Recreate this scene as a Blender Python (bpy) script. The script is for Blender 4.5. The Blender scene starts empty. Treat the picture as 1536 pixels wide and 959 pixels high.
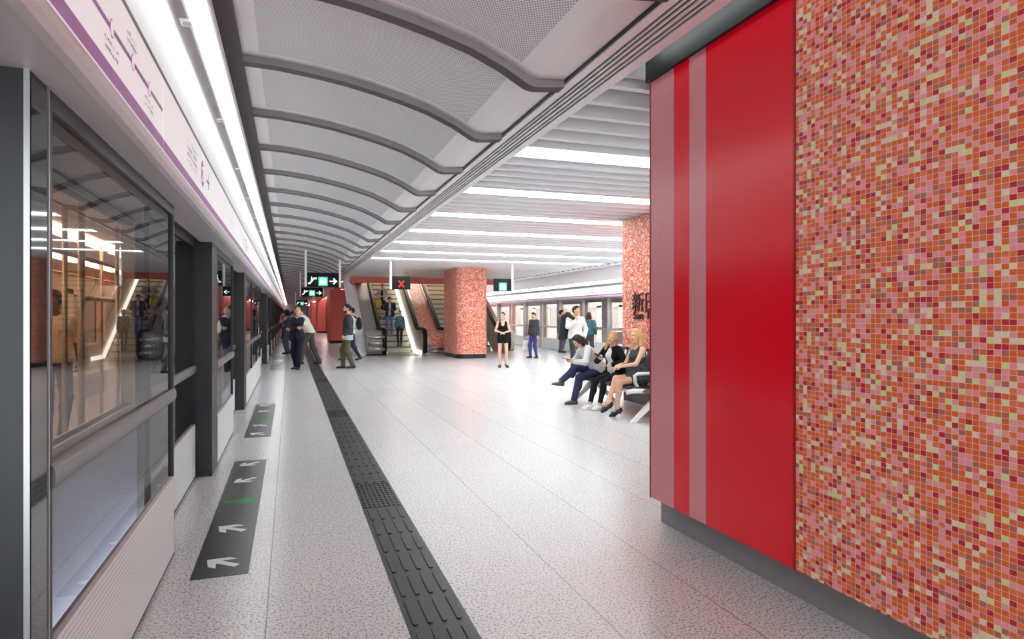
import bpy, bmesh, math, random
import numpy as np
from mathutils import Vector, Matrix

C = bpy.context.scene.collection
PI = math.pi
random.seed(7)
UP = Vector((0, 0, 1))
ORD = ("first second third fourth fifth sixth seventh eighth ninth tenth eleventh twelfth thirteenth fourteenth "
       "fifteenth sixteenth seventeenth eighteenth nineteenth twentieth twenty-first twenty-second twenty-third twenty-fourth").split()

# ------------------------------------------------------------------ materials
def lin(c):
    return tuple((x / 255 / 12.92) if x / 255 <= 0.04045 else ((x / 255 + 0.055) / 1.055) ** 2.4 for x in c) + (1.0,)

MATS = {}
def mat(name, rgb=(200, 200, 200), rough=0.5, metal=0.0, emit=None, estr=0.0, spec=0.5, bump=0.0, bscale=80.0, vary=0.0):
    if name in MATS:
        return MATS[name]
    m = bpy.data.materials.new(name); m.use_nodes = True
    nt = m.node_tree; b = nt.nodes['Principled BSDF']
    b.inputs['Base Color'].default_value = lin(rgb)
    b.inputs['Roughness'].default_value = rough
    b.inputs['Metallic'].default_value = metal
    b.inputs['Specular IOR Level'].default_value = spec
    if emit:
        b.inputs['Emission Color'].default_value = lin(emit)
        b.inputs['Emission Strength'].default_value = estr
    if bump or vary:
        tc = nt.nodes.new('ShaderNodeTexCoord'); nz = nt.nodes.new('ShaderNodeTexNoise')
        nz.inputs['Scale'].default_value = bscale; nz.inputs['Detail'].default_value = 4
        nt.links.new(tc.outputs['Object'], nz.inputs['Vector'])
        if bump:
            bp = nt.nodes.new('ShaderNodeBump'); bp.inputs['Strength'].default_value = bump; bp.inputs['Distance'].default_value = 0.01
            nt.links.new(nz.outputs['Fac'], bp.inputs['Height']); nt.links.new(bp.outputs['Normal'], b.inputs['Normal'])
        if vary:
            r = nt.nodes.new('ShaderNodeValToRGB')
            c = lin(rgb)
            r.color_ramp.elements[0].position = 0.3; r.color_ramp.elements[1].position = 0.7
            r.color_ramp.elements[0].color = tuple(x * (1 - vary) for x in c[:3]) + (1,)
            r.color_ramp.elements[1].color = tuple(min(1, x * (1 + vary)) for x in c[:3]) + (1,)
            nt.links.new(nz.outputs['Fac'], r.inputs['Fac']); nt.links.new(r.outputs['Color'], b.inputs['Base Color'])
    MATS[name] = m
    return m

class NG:
    """tiny helper to write node graphs"""
    def __init__(s, name):
        s.m = bpy.data.materials.new(name); s.m.use_nodes = True; s.nt = s.m.node_tree
        s.b = s.nt.nodes['Principled BSDF']; s.out = s.nt.nodes['Material Output']; MATS[name] = s.m
    def n(s, t, **kw):
        x = s.nt.nodes.new('ShaderNode' + t)
        for k, v in kw.items(): setattr(x, k, v)
        return x
    def l(s, a, b): s.nt.links.new(a, b)
    def math(s, op, a, b=None, c=None):
        x = s.n('Math', operation=op)
        for i, v in enumerate((a, b, c)):
            if v is None: continue
            if isinstance(v, (int, float)): x.inputs[i].default_value = v
            else: s.l(v, x.inputs[i])
        return x.outputs[0]
    def mix(s, fac, a, b):
        x = s.n('Mix', data_type='RGBA')
        for sock, v in ((x.inputs[0], fac), (x.inputs[6], a), (x.inputs[7], b)):
            if isinstance(v, tuple): sock.default_value = v
            elif isinstance(v, (int, float)): sock.default_value = v
            else: s.l(v, sock)
        return x.outputs[2]

def mosaic(name, w, h, offset=0.0):
    g = NG(name)
    uv = g.n('TexCoord').outputs['UV']
    sx = g.n('SeparateXYZ'); g.l(uv, sx.inputs[0])
    u = g.math('DIVIDE', sx.outputs[0], w); v = g.math('DIVIDE', sx.outputs[1], h)
    cu, cv = g.math('FLOOR', u), g.math('FLOOR', v)
    cb = g.n('CombineXYZ'); g.l(cu, cb.inputs[0]); g.l(cv, cb.inputs[1]); cb.inputs[2].default_value = offset
    wn = g.n('TexWhiteNoise', noise_dimensions='3D'); g.l(cb.outputs[0], wn.inputs['Vector'])
    r = g.n('ValToRGB'); r.color_ramp.interpolation = 'CONSTANT'
    cols = [(0, (232, 108, 56)), (.29, (238, 124, 84)), (.43, (250, 152, 164)), (.55, (238, 164, 166)), (.65, (198, 46, 62)), (.76, (190, 112, 98)), (.86, (240, 220, 188)), (.96, (222, 228, 156))]
    el = r.color_ramp.elements
    el[0].position, el[0].color = 0, lin(cols[0][1]); el[1].position, el[1].color = cols[1][0], lin(cols[1][1])
    for p, c in cols[2:]:
        e = el.new(p); e.color = lin(c)
    g.l(wn.outputs['Value'], r.inputs['Fac'])
    fu, fv = g.math('FRACT', u), g.math('FRACT', v)
    line = g.math('MAXIMUM', g.math('LESS_THAN', fu, 0.07), g.math('LESS_THAN', fv, 0.075))
    col = g.mix(line, r.outputs['Color'], lin((250, 212, 192)))
    g.l(col, g.b.inputs['Base Color'])
    g.b.inputs['Roughness'].default_value = 0.45; g.b.inputs['Specular IOR Level'].default_value = 0.35
    bp = g.n('Bump'); bp.inputs['Strength'].default_value = 0.3; bp.inputs['Distance'].default_value = 0.002
    g.l(g.math('SUBTRACT', 1.0, line), bp.inputs['Height']); g.l(bp.outputs['Normal'], g.b.inputs['Normal'])
    return g.m

def perforated(name, rgb, hole, pitch):
    g = NG(name)
    uv = g.n('TexCoord').outputs['UV']
    sx = g.n('SeparateXYZ'); g.l(uv, sx.inputs[0])
    u = g.math('DIVIDE', sx.outputs[0], pitch); v = g.math('DIVIDE', sx.outputs[1], pitch * 1.732)
    def dot(du):
        a = g.math('SUBTRACT', g.math('FRACT', g.math('ADD', u, du)), 0.5)
        b = g.math('MULTIPLY', g.math('SUBTRACT', g.math('FRACT', g.math('ADD', v, du)), 0.5), 1.732)
        return g.math('ADD', g.math('MULTIPLY', a, a), g.math('MULTIPLY', b, b))
    d = g.math('MINIMUM', dot(0.0), dot(0.5))
    hl = g.math('LESS_THAN', d, 0.115)
    g.l(g.mix(hl, lin(rgb), lin(hole)), g.b.inputs['Base Color'])
    g.b.inputs['Roughness'].default_value = 0.5; g.b.inputs['Metallic'].default_value = 0.0
    return g.m

def terrazzo(name):
    g = NG(name)
    ob = g.n('TexCoord').outputs['Object']
    sx = g.n('SeparateXYZ'); g.l(ob, sx.inputs[0])
    X, Y = sx.outputs[0], sx.outputs[1]
    def noise(sc, det=2.0):
        n = g.n('TexNoise'); n.inputs['Scale'].default_value = sc; n.inputs['Detail'].default_value = det; n.inputs['Roughness'].default_value = 0.6
        g.l(ob, n.inputs['Vector']); return n.outputs['Fac']
    r1 = g.n('ValToRGB'); g.l(noise(75, 3), r1.inputs['Fac'])
    e = r1.color_ramp.elements
    e[0].position, e[0].color = 0.36, lin((132, 130, 132)); e[1].position, e[1].color = 0.50, lin((226, 225, 227))
    x = e.new(0.42); x.color = lin((186, 184, 186)); x = e.new(0.62); x.color = lin((234, 232, 234))
    v = g.n('TexVoronoi'); v.inputs['Scale'].default_value = 95; g.l(ob, v.inputs['Vector'])
    wn = g.n('SeparateXYZ'); g.l(v.outputs['Color'], wn.inputs[0])
    spk = g.math('MULTIPLY', g.math('LESS_THAN', v.outputs['Distance'], 0.28), g.math('LESS_THAN', wn.outputs[0], 0.17))
    c1 = g.mix(spk, r1.outputs['Color'], lin((140, 138, 140)))
    tile = g.math('ADD', g.math('FLOOR', g.math('DIVIDE', g.math('SUBTRACT', X, 0.84), 0.628)), g.math('MULTIPLY', g.math('FLOOR', g.math('DIVIDE', Y, 1.22)), 7.31))
    w2 = g.n('TexWhiteNoise', noise_dimensions='1D'); g.l(tile, w2.inputs['W'])
    tint = g.math('ADD', 0.965, g.math('MULTIPLY', w2.outputs['Value'], 0.05))
    hs = g.n('HueSaturation'); g.l(c1, hs.inputs['Color']); g.l(tint, hs.inputs['Value'])
    right = g.math('GREATER_THAN', X, 0.55)
    jr = g.math('LESS_THAN', g.math('FRACT', g.math('DIVIDE', g.math('SUBTRACT', X, 0.838), 0.628)), 0.009)
    jl = g.math('LESS_THAN', g.math('FRACT', g.math('DIVIDE', g.math('ADD', X, 0.113), 0.70)), 0.009)
    jx = g.math('ADD', g.math('MULTIPLY', right, jr), g.math('MULTIPLY', g.math('SUBTRACT', 1.0, right), jl))
    jy = g.math('MULTIPLY', g.math('LESS_THAN', g.math('FRACT', g.math('DIVIDE', g.math('ADD', Y, 0.3), 1.22)), 0.0035), 0.5)
    c2 = g.mix(g.math('MULTIPLY', g.math('MAXIMUM', jx, jy), 0.75), hs.outputs['Color'], lin((92, 90, 92)))
    g.l(c2, g.b.inputs['Base Color'])
    g.b.inputs['Roughness'].default_value = 0.24; g.b.inputs['Specular IOR Level'].default_value = 0.45
    return g.m

def glass(name, tint=(200, 205, 212), ior=1.5, boost=1.0):
    g = NG(name)
    t = g.n('BsdfTransparent'); t.inputs[0].default_value = lin(tint)
    gl = g.n('BsdfGlossy'); gl.inputs['Roughness'].default_value = 0.0; gl.inputs['Color'].default_value = (0.95, 0.95, 0.96, 1)
    f = g.n('Fresnel'); f.inputs[0].default_value = ior
    fac = g.math('MINIMUM', g.math('MULTIPLY', f.outputs[0], boost), 1.0)
    mx = g.n('MixShader'); g.l(fac, mx.inputs[0]); g.l(t.outputs[0], mx.inputs[1]); g.l(gl.outputs[0], mx.inputs[2])
    g.l(mx.outputs[0], g.out.inputs[0])
    return g.m

def ribbed(name, rgb, rough, period, axis='Z', depth=0.004, dark=0.6, frac=0.2, metal=0.0):
    """surface with fine parallel grooves along one object axis"""
    g = NG(name)
    ob = g.n('TexCoord').outputs['Object']
    sx = g.n('SeparateXYZ'); g.l(ob, sx.inputs[0])
    f = g.math('FRACT', g.math('DIVIDE', sx.outputs['XYZ'.index(axis)], period))
    gr = g.math('LESS_THAN', f, frac)
    c = lin(rgb); g.l(g.mix(gr, c, tuple(x * dark for x in c[:3]) + (1,)), g.b.inputs['Base Color'])
    g.b.inputs['Roughness'].default_value = rough; g.b.inputs['Metallic'].default_value = metal
    bp = g.n('Bump'); bp.inputs['Distance'].default_value = depth; bp.inputs['Strength'].default_value = 0.5
    g.l(g.math('SUBTRACT', 1.0, gr), bp.inputs['Height']); g.l(bp.outputs['Normal'], g.b.inputs['Normal'])
    return g.m

# ------------------------------------------------------------------ mesh builder
class MB:
    def __init__(s):
        s.v, s.f, s.mi, s.uv, s.sm = [], [], [], [], []
    def face(s, pts, mi=0, uv=None, smooth=False):
        i = len(s.v); s.v += [tuple(p) for p in pts]; s.f.append(tuple(range(i, i + len(pts)))); s.mi.append(mi); s.sm.append(smooth)
        if uv is None:
            a, b, c = (Vector(p) for p in pts[:3]); n = (b - a).cross(c - a)
            ax = max(range(3), key=lambda k: abs(n[k]))
            uv = [((p[1], p[2]), (p[0], p[2]), (p[0], p[1]))[ax] for p in pts]
        s.uv.append([tuple(x) for x in uv])
        return s
    def box(s, lo, hi, mi=0, skip=''):
        x0, y0, z0 = lo; x1, y1, z1 = hi
        P = lambda a, b, c: ((x0, x1)[a], (y0, y1)[b], (z0, z1)[c])
        F = {'-x': [(0,0,0),(0,0,1),(0,1,1),(0,1,0)], '+x': [(1,0,0),(1,1,0),(1,1,1),(1,0,1)], '-y': [(0,0,0),(1,0,0),(1,0,1),(0,0,1)],
             '+y': [(0,1,0),(0,1,1),(1,1,1),(1,1,0)], '-z': [(0,0,0),(0,1,0),(1,1,0),(1,0,0)], '+z': [(0,0,1),(1,0,1),(1,1,1),(0,1,1)]}
        for k, q in F.items():
            if k not in skip: s.face([P(*c) for c in q], mi)
        return s
    def hull(s, pts8, mi=0):
        """box from 8 corners: 4 bottom ccw, 4 top ccw"""
        a = pts8
        for q in ((3,2,1,0),(4,5,6,7),(0,1,5,4),(1,2,6,5),(2,3,7,6),(3,0,4,7)): s.face([a[i] for i in q], mi)
        return s
    def prism(s, poly, axis, a, b, mi=0, cap_mi=None, smooth=False, closed=True):
        """extrude a polygon (ccw list of 2d) along axis 'x','y','z' from a to b, uv = arc length, height"""
        def P(p, t): return {'x': (t, p[0], p[1]), 'y': (p[0], t, p[1]), 'z': (p[0], p[1], t)}[axis]
        L = [0]; n = len(poly)
        for i in range(n): L.append(L[-1] + math.dist(poly[i], poly[(i + 1) % n]))
        flip = axis == 'y'
        for i in range(n if closed else n - 1):
            p, q = poly[i], poly[(i + 1) % n]
            m = mi[i % len(mi)] if isinstance(mi, list) else mi
            pts = [P(p, a), P(q, a), P(q, b), P(p, b)]; uv = [(L[i], a), (L[i+1], a), (L[i+1], b), (L[i], b)]
            if flip: pts.reverse(); uv.reverse()
            s.face(pts, m, uv, smooth)
        cm = cap_mi if cap_mi is not None else (mi if not isinstance(mi, list) else mi[0])
        if closed:
            A = [P(p, a) for p in poly]; B = [P(p, b) for p in poly]
            if flip: s.face(A, cm); s.face(B[::-1], cm)
            else: s.face(A[::-1], cm); s.face(B, cm)
        return s
    def tube(s, path, r, n=10, mi=0, caps=True, ry=None):
        path = [Vector(p) for p in path]; rs = r if isinstance(r, (list, tuple)) else [r] * len(path)
        rings = []; ref = None
        for i, p in enumerate(path):
            d = (path[min(i+1, len(path)-1)] - path[max(i-1, 0)]).normalized()
            if ref is None:
                ref = Vector((1, 0, 0)) if abs(d.x) < 0.9 else Vector((0, 0, 1))
            a = (ref - d * ref.dot(d)).normalized(); ref = a; b = d.cross(a)
            rings.append([p + (a * math.cos(t) * rs[i] * (ry or 1) + b * math.sin(t) * rs[i]) for t in (2 * PI * k / n for k in range(n))])
        for i in range(len(rings) - 1):
            for k in range(n):
                s.face([rings[i][k], rings[i][(k+1) % n], rings[i+1][(k+1) % n], rings[i+1][k]], mi, smooth=True)
        if caps: s.face(rings[0][::-1], mi); s.face(rings[-1], mi)
        return s
    def cyl(s, a, b, r, n=16, mi=0): return s.tube([a, b], r, n, mi)
    def rbox(s, lo, hi, r=0.01, mi=0):
        bm = bmesh.new(); bmesh.ops.create_cube(bm, size=1)
        for v in bm.verts: v.co = Vector([lo[k] + (v.co[k] + 0.5) * (hi[k] - lo[k]) for k in range(3)])
        bmesh.ops.bevel(bm, geom=bm.edges[:], offset=r, segments=2, affect='EDGES', profile=0.6)
        return s.add_bm(bm, mi)
    def add_bm(s, bm, mi=0, smooth=True):
        for f in bm.faces: s.face([v.co[:] for v in f.verts], mi, smooth=smooth)
        bm.free(); return s
    def ball(s, c, r, mi=0, seg=12):
        bm = bmesh.new(); bmesh.ops.create_uvsphere(bm, u_segments=seg, v_segments=max(6, seg * 2 // 3), radius=1)
        r = r if isinstance(r, (tuple, list)) else (r, r, r)
        for v in bm.verts: v.co = Vector([c[k] + v.co[k] * r[k] for k in range(3)])
        return s.add_bm(bm, mi)
    def build(s, name, mats, parent=None, origin=None, weld=True):
        mats = mats if isinstance(mats, (list, tuple)) else [mats]
        org = Vector(origin) if origin is not None else (root_of(parent) if parent is not None else Vector((0, 0, 0)))
        me = bpy.data.meshes.new(name)
        me.from_pydata([(v[0] - org.x, v[1] - org.y, v[2] - org.z) for v in s.v], [], s.f)
        ul = me.uv_layers.new(name='UVMap')
        ul.data.foreach_set('uv', [c for q in s.uv for p in q for c in p])
        me.polygons.foreach_set('material_index', s.mi); me.polygons.foreach_set('use_smooth', s.sm)
        for m in mats: me.materials.append(m)
        if weld:
            bm = bmesh.new(); bm.from_mesh(me); bmesh.ops.remove_doubles(bm, verts=bm.verts, dist=1e-5); bm.to_mesh(me); bm.free()
        me.update()
        o = bpy.data.objects.new(name, me); C.objects.link(o)
        if parent is not None: o.parent = parent
        elif origin is not None: o.location = org
        return o

def root_of(o):
    while o.parent is not None: o = o.parent
    return o.location.copy()

def tag(o, label=None, cat=None, group=None, kind=None):
    if label: o['label'] = label
    if cat: o['category'] = cat
    if group: o['group'] = group
    if kind: o['kind'] = kind
    return o

def thing(name, label, cat, loc=(0, 0, 0), rz=0.0, group=None, kind=None):
    o = bpy.data.objects.new(name, None); C.objects.link(o)
    o.location = loc; o.rotation_euler = (0, 0, rz); o.empty_display_size = 0.1
    return tag(o, label, cat, group, kind)

def copy_tree(o, parent=None):
    c = o.copy(); C.objects.link(c)
    if parent is not None: c.parent = parent
    for ch in list(o.children): copy_tree(ch, c)
    return c

def struct(name, mb, mats, label=None, cat=None, origin=None):
    o = mb.build(name, mats, origin=origin); o['kind'] = 'structure'
    return tag(o, label, cat)

def text_mesh(body, size, extrude=0.003, align='CENTER', sx=1.0):
    cu = bpy.data.curves.new('lettering', 'FONT'); cu.body = body; cu.size = size; cu.extrude = extrude; cu.align_x = align; cu.align_y = 'BOTTOM_BASELINE'
    cu.resolution_u = 3
    t = bpy.data.objects.new('lettering', cu); C.objects.link(t)
    dg = bpy.context.evaluated_depsgraph_get(); dg.update()
    me = bpy.data.meshes.new_from_object(t.evaluated_get(dg))
    bpy.data.objects.remove(t); bpy.data.curves.remove(cu)
    return me

def place_text(mb, body, size, origin, right, up, mi=0, extrude=0.003, align='CENTER', sx=1.0):
    """append the mesh of a text string to mb, laid on the plane (right, up)"""
    me = text_mesh(body, size, extrude, align)
    o, r, u = Vector(origin), Vector(right), Vector(up); n = r.cross(u)
    for f in me.polygons:
        mb.face([o + r * (me.vertices[i].co.x * sx) + u * me.vertices[i].co.y + n * me.vertices[i].co.z for i in f.vertices], mi)
    bpy.data.meshes.remove(me)
    return mb
# ------------------------------------------------------------------ people: signed distance fields polygonised with surface nets
class Field:
    def __init__(s, lo, hi, h):
        s.h = h; s.lo = np.array(lo, np.float32); n = np.ceil((np.array(hi) - np.array(lo)) / h).astype(int) + 1
        s.ax = [s.lo[k] + h * np.arange(n[k], dtype=np.float32) for k in range(3)]
        s.D = np.full(tuple(n), 1.0, np.float32)
    def sub(s, lo, hi):
        sl = []
        for k in range(3):
            a = int(max(0, math.floor((lo[k] - s.lo[k]) / s.h))); b = int(min(len(s.ax[k]), math.ceil((hi[k] - s.lo[k]) / s.h) + 1))
            if b <= a: return None
            sl.append(slice(a, b))
        return tuple(sl), s.ax[0][sl[0]][:, None, None], s.ax[1][sl[1]][None, :, None], s.ax[2][sl[2]][None, None, :]
    def merge(s, sl, d, k, mode):
        A = s.D[sl]
        if mode == 'add':
            if k > 0:
                hh = np.maximum(k - np.abs(A - d), 0) / k; s.D[sl] = np.minimum(A, d) - hh * hh * k * 0.25
            else: s.D[sl] = np.minimum(A, d)
        else:
            if k > 0:
                hh = np.maximum(k - np.abs(A + d), 0) / k; s.D[sl] = np.maximum(A, -d) + hh * hh * k * 0.25
            else: s.D[sl] = np.maximum(A, -d)
    def cap(s, a, b, ra, rb=None, k=0.02, mode='add'):
        rb = ra if rb is None else rb
        a, b = np.array(a, np.float32), np.array(b, np.float32); m = max(ra, rb) + k + 3 * s.h
        q = s.sub(np.minimum(a, b) - m, np.maximum(a, b) + m)
        if q is None: return
        sl, X, Y, Z = q; ba = b - a; L = float(ba @ ba) + 1e-12
        t = np.clip(((X - a[0]) * ba[0] + (Y - a[1]) * ba[1] + (Z - a[2]) * ba[2]) / L, 0, 1)
        d = np.sqrt((X - a[0] - ba[0] * t) ** 2 + (Y - a[1] - ba[1] * t) ** 2 + (Z - a[2] - ba[2] * t) ** 2) - (ra + (rb - ra) * t)
        s.merge(sl, d, k, mode)
    def ell(s, c, r, M=None, k=0.02, mode='add'):
        c = np.array(c, np.float32); m = max(r) + k + 3 * s.h
        q = s.sub(c - m, c + m)
        if q is None: return
        sl, X, Y, Z = q; x, y, z = X - c[0], Y - c[1], Z - c[2]
        if M is not None: x, y, z = (M[0][0]*x + M[0][1]*y + M[0][2]*z, M[1][0]*x + M[1][1]*y + M[1][2]*z, M[2][0]*x + M[2][1]*y + M[2][2]*z)
        k0 = np.sqrt((x/r[0])**2 + (y/r[1])**2 + (z/r[2])**2); k1 = np.sqrt((x/r[0]**2)**2 + (y/r[1]**2)**2 + (z/r[2]**2)**2) + 1e-9
        s.merge(sl, k0 * (k0 - 1) / k1, k, mode)
    def cut(s, c, n):
        """remove everything on the +n side of the plane"""
        n = np.array(n, np.float32); n = n / np.linalg.norm(n)
        d = (s.ax[0][:, None, None] - c[0]) * n[0] + (s.ax[1][None, :, None] - c[1]) * n[1] + (s.ax[2][None, None, :] - c[2]) * n[2]
        s.D = np.maximum(s.D, d)
    def mesh(s):
        D, h = s.D, s.h
        I = D < 0
        nx, ny, nz = D.shape
        cnt = sum(I[i:nx-1+i, j:ny-1+j, k:nz-1+k].astype(np.int8) for i in (0, 1) for j in (0, 1) for k in (0, 1))
        act = (cnt > 0) & (cnt < 8)
        ijk = np.argwhere(act)
        idx = np.full(act.shape, -1, np.int64); idx[act] = np.arange(len(ijk))
        P = np.zeros((len(ijk), 3)); W = np.zeros(len(ijk))
        cor = [(i, j, k) for i in (0, 1) for j in (0, 1) for k in (0, 1)]
        val = {c: D[ijk[:, 0] + c[0], ijk[:, 1] + c[1], ijk[:, 2] + c[2]] for c in cor}
        for a in cor:
            for k in range(3):
                if a[k] == 0:
                    b = list(a); b[k] = 1; b = tuple(b)
                    va, vb = val[a], val[b]; m = (va < 0) != (vb < 0)
                    t = va[m] / (va[m] - vb[m]); p = np.tile(np.array(a, float), (m.sum(), 1)); p[:, k] += t
                    P[m] += p; W[m] += 1
        P = s.lo + h * (ijk + P / W[:, None])
        F = []
        for k in range(3):
            o1, o2 = [(1, 2), (2, 0), (0, 1)][k]
            sl0 = [slice(1, n - 1) for n in D.shape]; sl0[k] = slice(0, D.shape[k] - 1); sl1 = list(sl0); sl1[k] = slice(1, D.shape[k])
            A, B = I[tuple(sl0)], I[tuple(sl1)]
            for flip, mk in ((False, A & ~B), (True, ~A & B)):
                e = np.argwhere(mk)
                if not len(e): continue
                e = e + np.array([0 if q == k else 1 for q in range(3)])
                d1 = np.zeros(3, int); d1[o1] = 1; d2 = np.zeros(3, int); d2[o2] = 1
                q = [e - d1 - d2, e - d2, e, e - d1]
                q = [idx[x[:, 0], x[:, 1], x[:, 2]] for x in q]
                if flip: q.reverse()
                F.append(np.stack(q, 1))
        return P, (np.concatenate(F) if F else np.zeros((0, 4), int))

def np_mesh(name, P, F, mats, parent, mi=None):
    me = bpy.data.meshes.new(name)
    me.vertices.add(len(P)); me.vertices.foreach_set('co', P.astype(np.float32).ravel())
    me.loops.add(F.size); me.loops.foreach_set('vertex_index', F.ravel().astype(np.int32))
    me.polygons.add(len(F)); me.polygons.foreach_set('loop_start', np.arange(0, F.size, 4, dtype=np.int32))
    me.polygons.foreach_set('use_smooth', np.ones(len(F), bool))
    for m in mats: me.materials.append(m)
    if mi is not None: me.polygons.foreach_set('material_index', mi.astype(np.int32))
    me.update(calc_edges=True); me.validate()
    o = bpy.data.objects.new(name, me); C.objects.link(o); o.parent = parent
    return o

def V(*a): return np.array(a if len(a) > 1 else a[0], float)
def unit(v): return v / (np.linalg.norm(v) + 1e-9)
def ik(a, b, l1, l2, pole):
    """middle joint between a and b"""
    d = b - a; L = min(np.linalg.norm(d), (l1 + l2) * 0.999); u = unit(d)
    x = (l1 * l1 - l2 * l2 + L * L) / (2 * L); y = math.sqrt(max(l1 * l1 - x * x, 1e-6))
    p = np.array(pole, float); p = unit(p - u * (p @ u))
    return a + u * x + p * y
def rotz(v, a): c, s = math.cos(a), math.sin(a); return V(c*v[0] - s*v[1], s*v[0] + c*v[1], v[2])

SKINS = {'fair': (226, 178, 152), 'tan': (205, 150, 120), 'asian': (222, 175, 145), 'brown': (112, 66, 44)}

def person(label, loc, face, H=1.72, h=0.011, sex='m', skin='asian', hair=('short', (40, 30, 26)), group=None,
           pelvis=(0, 0, .95), neck=(0, -.01, 1.46), shoulder_yaw=0.0, hip_yaw=0.0, head=(0, 0, 0), wr=(.24, .06, .84), wl=(-.24, .06, .84),
           er=(.4, -1, 0), el=(-.4, -1, 0), ar=(.10, -.02, .085), al=(-.10, -.02, .085), kr=(.1, 1, 0), kl=(-.1, 1, 0), tr=None, tl=None,
           hr=None, hl=None, curl=0.35, top=None, legs=None, shoes=((30, 28, 30), 'shoe'), over=None, beard=None, dress=None, glasses=False, z=None):
    s = H / 1.75; fem = sex == 'f'
    root = thing('person', label, 'person', loc, 0, group)
    root.rotation_euler = (0, 0, math.atan2(-face[0], face[1]))          # local +y looks along face, local +x is the person's right
    P, N = V(pelvis), V(neck); axis = unit(N - P)
    rt = unit(np.cross(rotz(V(0, 1, 0), 0), V(0, 0, 1)))
    hipv = rotz(V(1, 0, 0), hip_yaw); shv = rotz(V(1, 0, 0), shoulder_yaw)
    shv = unit(shv - axis * (shv @ axis)); fwd = unit(np.cross(axis, shv))
    sw = .155 if fem else .178
    SR, SL = N + shv * sw - axis * .055, N - shv * sw - axis * .055
    WR, WL = V(wr), V(wl)
    la, lf = (.275, .245) if fem else (.285, .255)
    def reach(S, W):
        d = W - S; L = np.linalg.norm(d); m = (la + lf) * .995
        return S + d * (m / L) if L > m else W
    WR, WL = reach(SR, WR), reach(SL, WL)
    ER, EL = ik(SR, WR, la, lf, er), ik(SL, WL, la, lf, el)
    HR, HL = P + hipv * .088 - V(0, 0, .03), P - hipv * .088 - V(0, 0, .03)
    AR, AL = V(ar), V(al)
    KR, KL = ik(HR, AR, .435, .425, kr), ik(HL, AL, .435, .425, kl)
    TR = unit(V(tr)) if tr is not None else unit(rotz(V(.15, 1, 0), hip_yaw)); TL = unit(V(tl)) if tl is not None else unit(rotz(V(-.15, 1, 0), hip_yaw))
    # head frame
    yaw, pitch, tilt = head
    hy = rotz(V(0, 1, 0), yaw); hx = np.cross(hy, V(0, 0, 1)); hz = V(0, 0, 1)
    hy, hz = hy * math.cos(pitch) + hz * math.sin(pitch), hz * math.cos(pitch) - hy * math.sin(pitch)
    hx, hz = hx * math.cos(tilt) + hz * math.sin(tilt), hz * math.cos(tilt) - hx * math.sin(tilt)
    hc = N + axis * .05 + hz * .125 + hy * .03
    M = np.stack([hx, hy, hz])
    Hd = lambda x, y, zz: (hc + hx * x + hy * y + hz * zz) * s
    S = lambda p: np.asarray(p) * s
    pts = np.array([P, N, SR, SL, ER, EL, WR, WL, KR, KL, AR, AL, hc]) * s
    lo, hi = pts.min(0) - .33 * s, pts.max(0) + .33 * s
    lo[2] = pts[:, 2].min() - .17 * s; hi[2] = pts[:, 2].max() + .2 * s
    new = lambda: Field(lo, hi, h)

    def torso(f, g, skirt=False):
        w = 1.0 if not fem else .86
        ch = P + axis * ((N - P) @ axis) * .66; wa = P + axis * ((N - P) @ axis) * .30
        f.cap(S(N - axis * .06 + shv * .125 * w), S(N - axis * .06 - shv * .125 * w), (.058 + g) * s, k=.03)
        f.cap(S(ch + shv * .075 * w), S(ch - shv * .075 * w), (.108 * w + g) * s, k=.06)
        f.cap(S(wa + shv * .055 * w), S(wa - shv * .055 * w), (.100 * w + g) * s, k=.08)
        f.cap(S(ch), S(wa), (.108 * w + g) * s, k=.05)
        if fem:
            for sg in (1, -1): f.ell(S(ch + shv * .062 * sg + fwd * .075 + axis * .0), [(.055 + g * .6) * s] * 3, k=.035)
    def hips(f, g):
        f.cap(S(P + hipv * .07), S(P - hipv * .07), (.108 + g) * s, k=.06)
        f.cap(S(P + hipv * .05 + axis * .09), S(P - hipv * .05 + axis * .09), (.098 + g) * s, k=.05)
    def arm(f, g, side, upto=1.0, k=.02, lo_=0.0):
        Sh, E, W = (SR, ER, WR) if side > 0 else (SL, EL, WL)
        q = .88 if fem else 1.0
        f.cap(S(Sh), S(Sh + (E - Sh) * min(1, upto * 2)), (.050 * q + g) * s, (.040 * q + g * .9) * s, k=k + .01)
        if upto > .5:
            e2 = E + (W - E) * (upto - .5) * 2
            f.cap(S(E), S(e2), (.040 * q + g * .9) * s, (.040 * q + (.026 - .040) * q * (upto - .5) * 2 + g) * s, k=k)
    def leg(f, g, side, a=0.0, b=1.0, g2=None, k=.03):
        Hp, K, A = (HR, KR, AR) if side > 0 else (HL, KL, AL)
        g2 = g if g2 is None else g2; q = .95 if fem else 1.0
        f.cap(S(Hp), S(K), (.082 * q + g) * s, (.055 * q + g2) * s, k=k)
        f.cap(S(K), S(A), (.053 * q + g2) * s, (.037 * q + g2 * 1.15) * s, k=k)
        back = unit(np.cross(np.cross(A - K, K - Hp), A - K)) if np.linalg.norm(np.cross(A - K, K - Hp)) > 1e-3 else V(0, 1, 0)
        mid = K + (A - K) * .3; bk = unit(V(0, -1, 0) - unit(A - K) * (V(0, -1, 0) @ unit(A - K)))
        f.ell(S(mid + bk * .016), [(.050 * q + g2) * s] * 2 + [.11 * s], M=None, k=.03)
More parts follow.
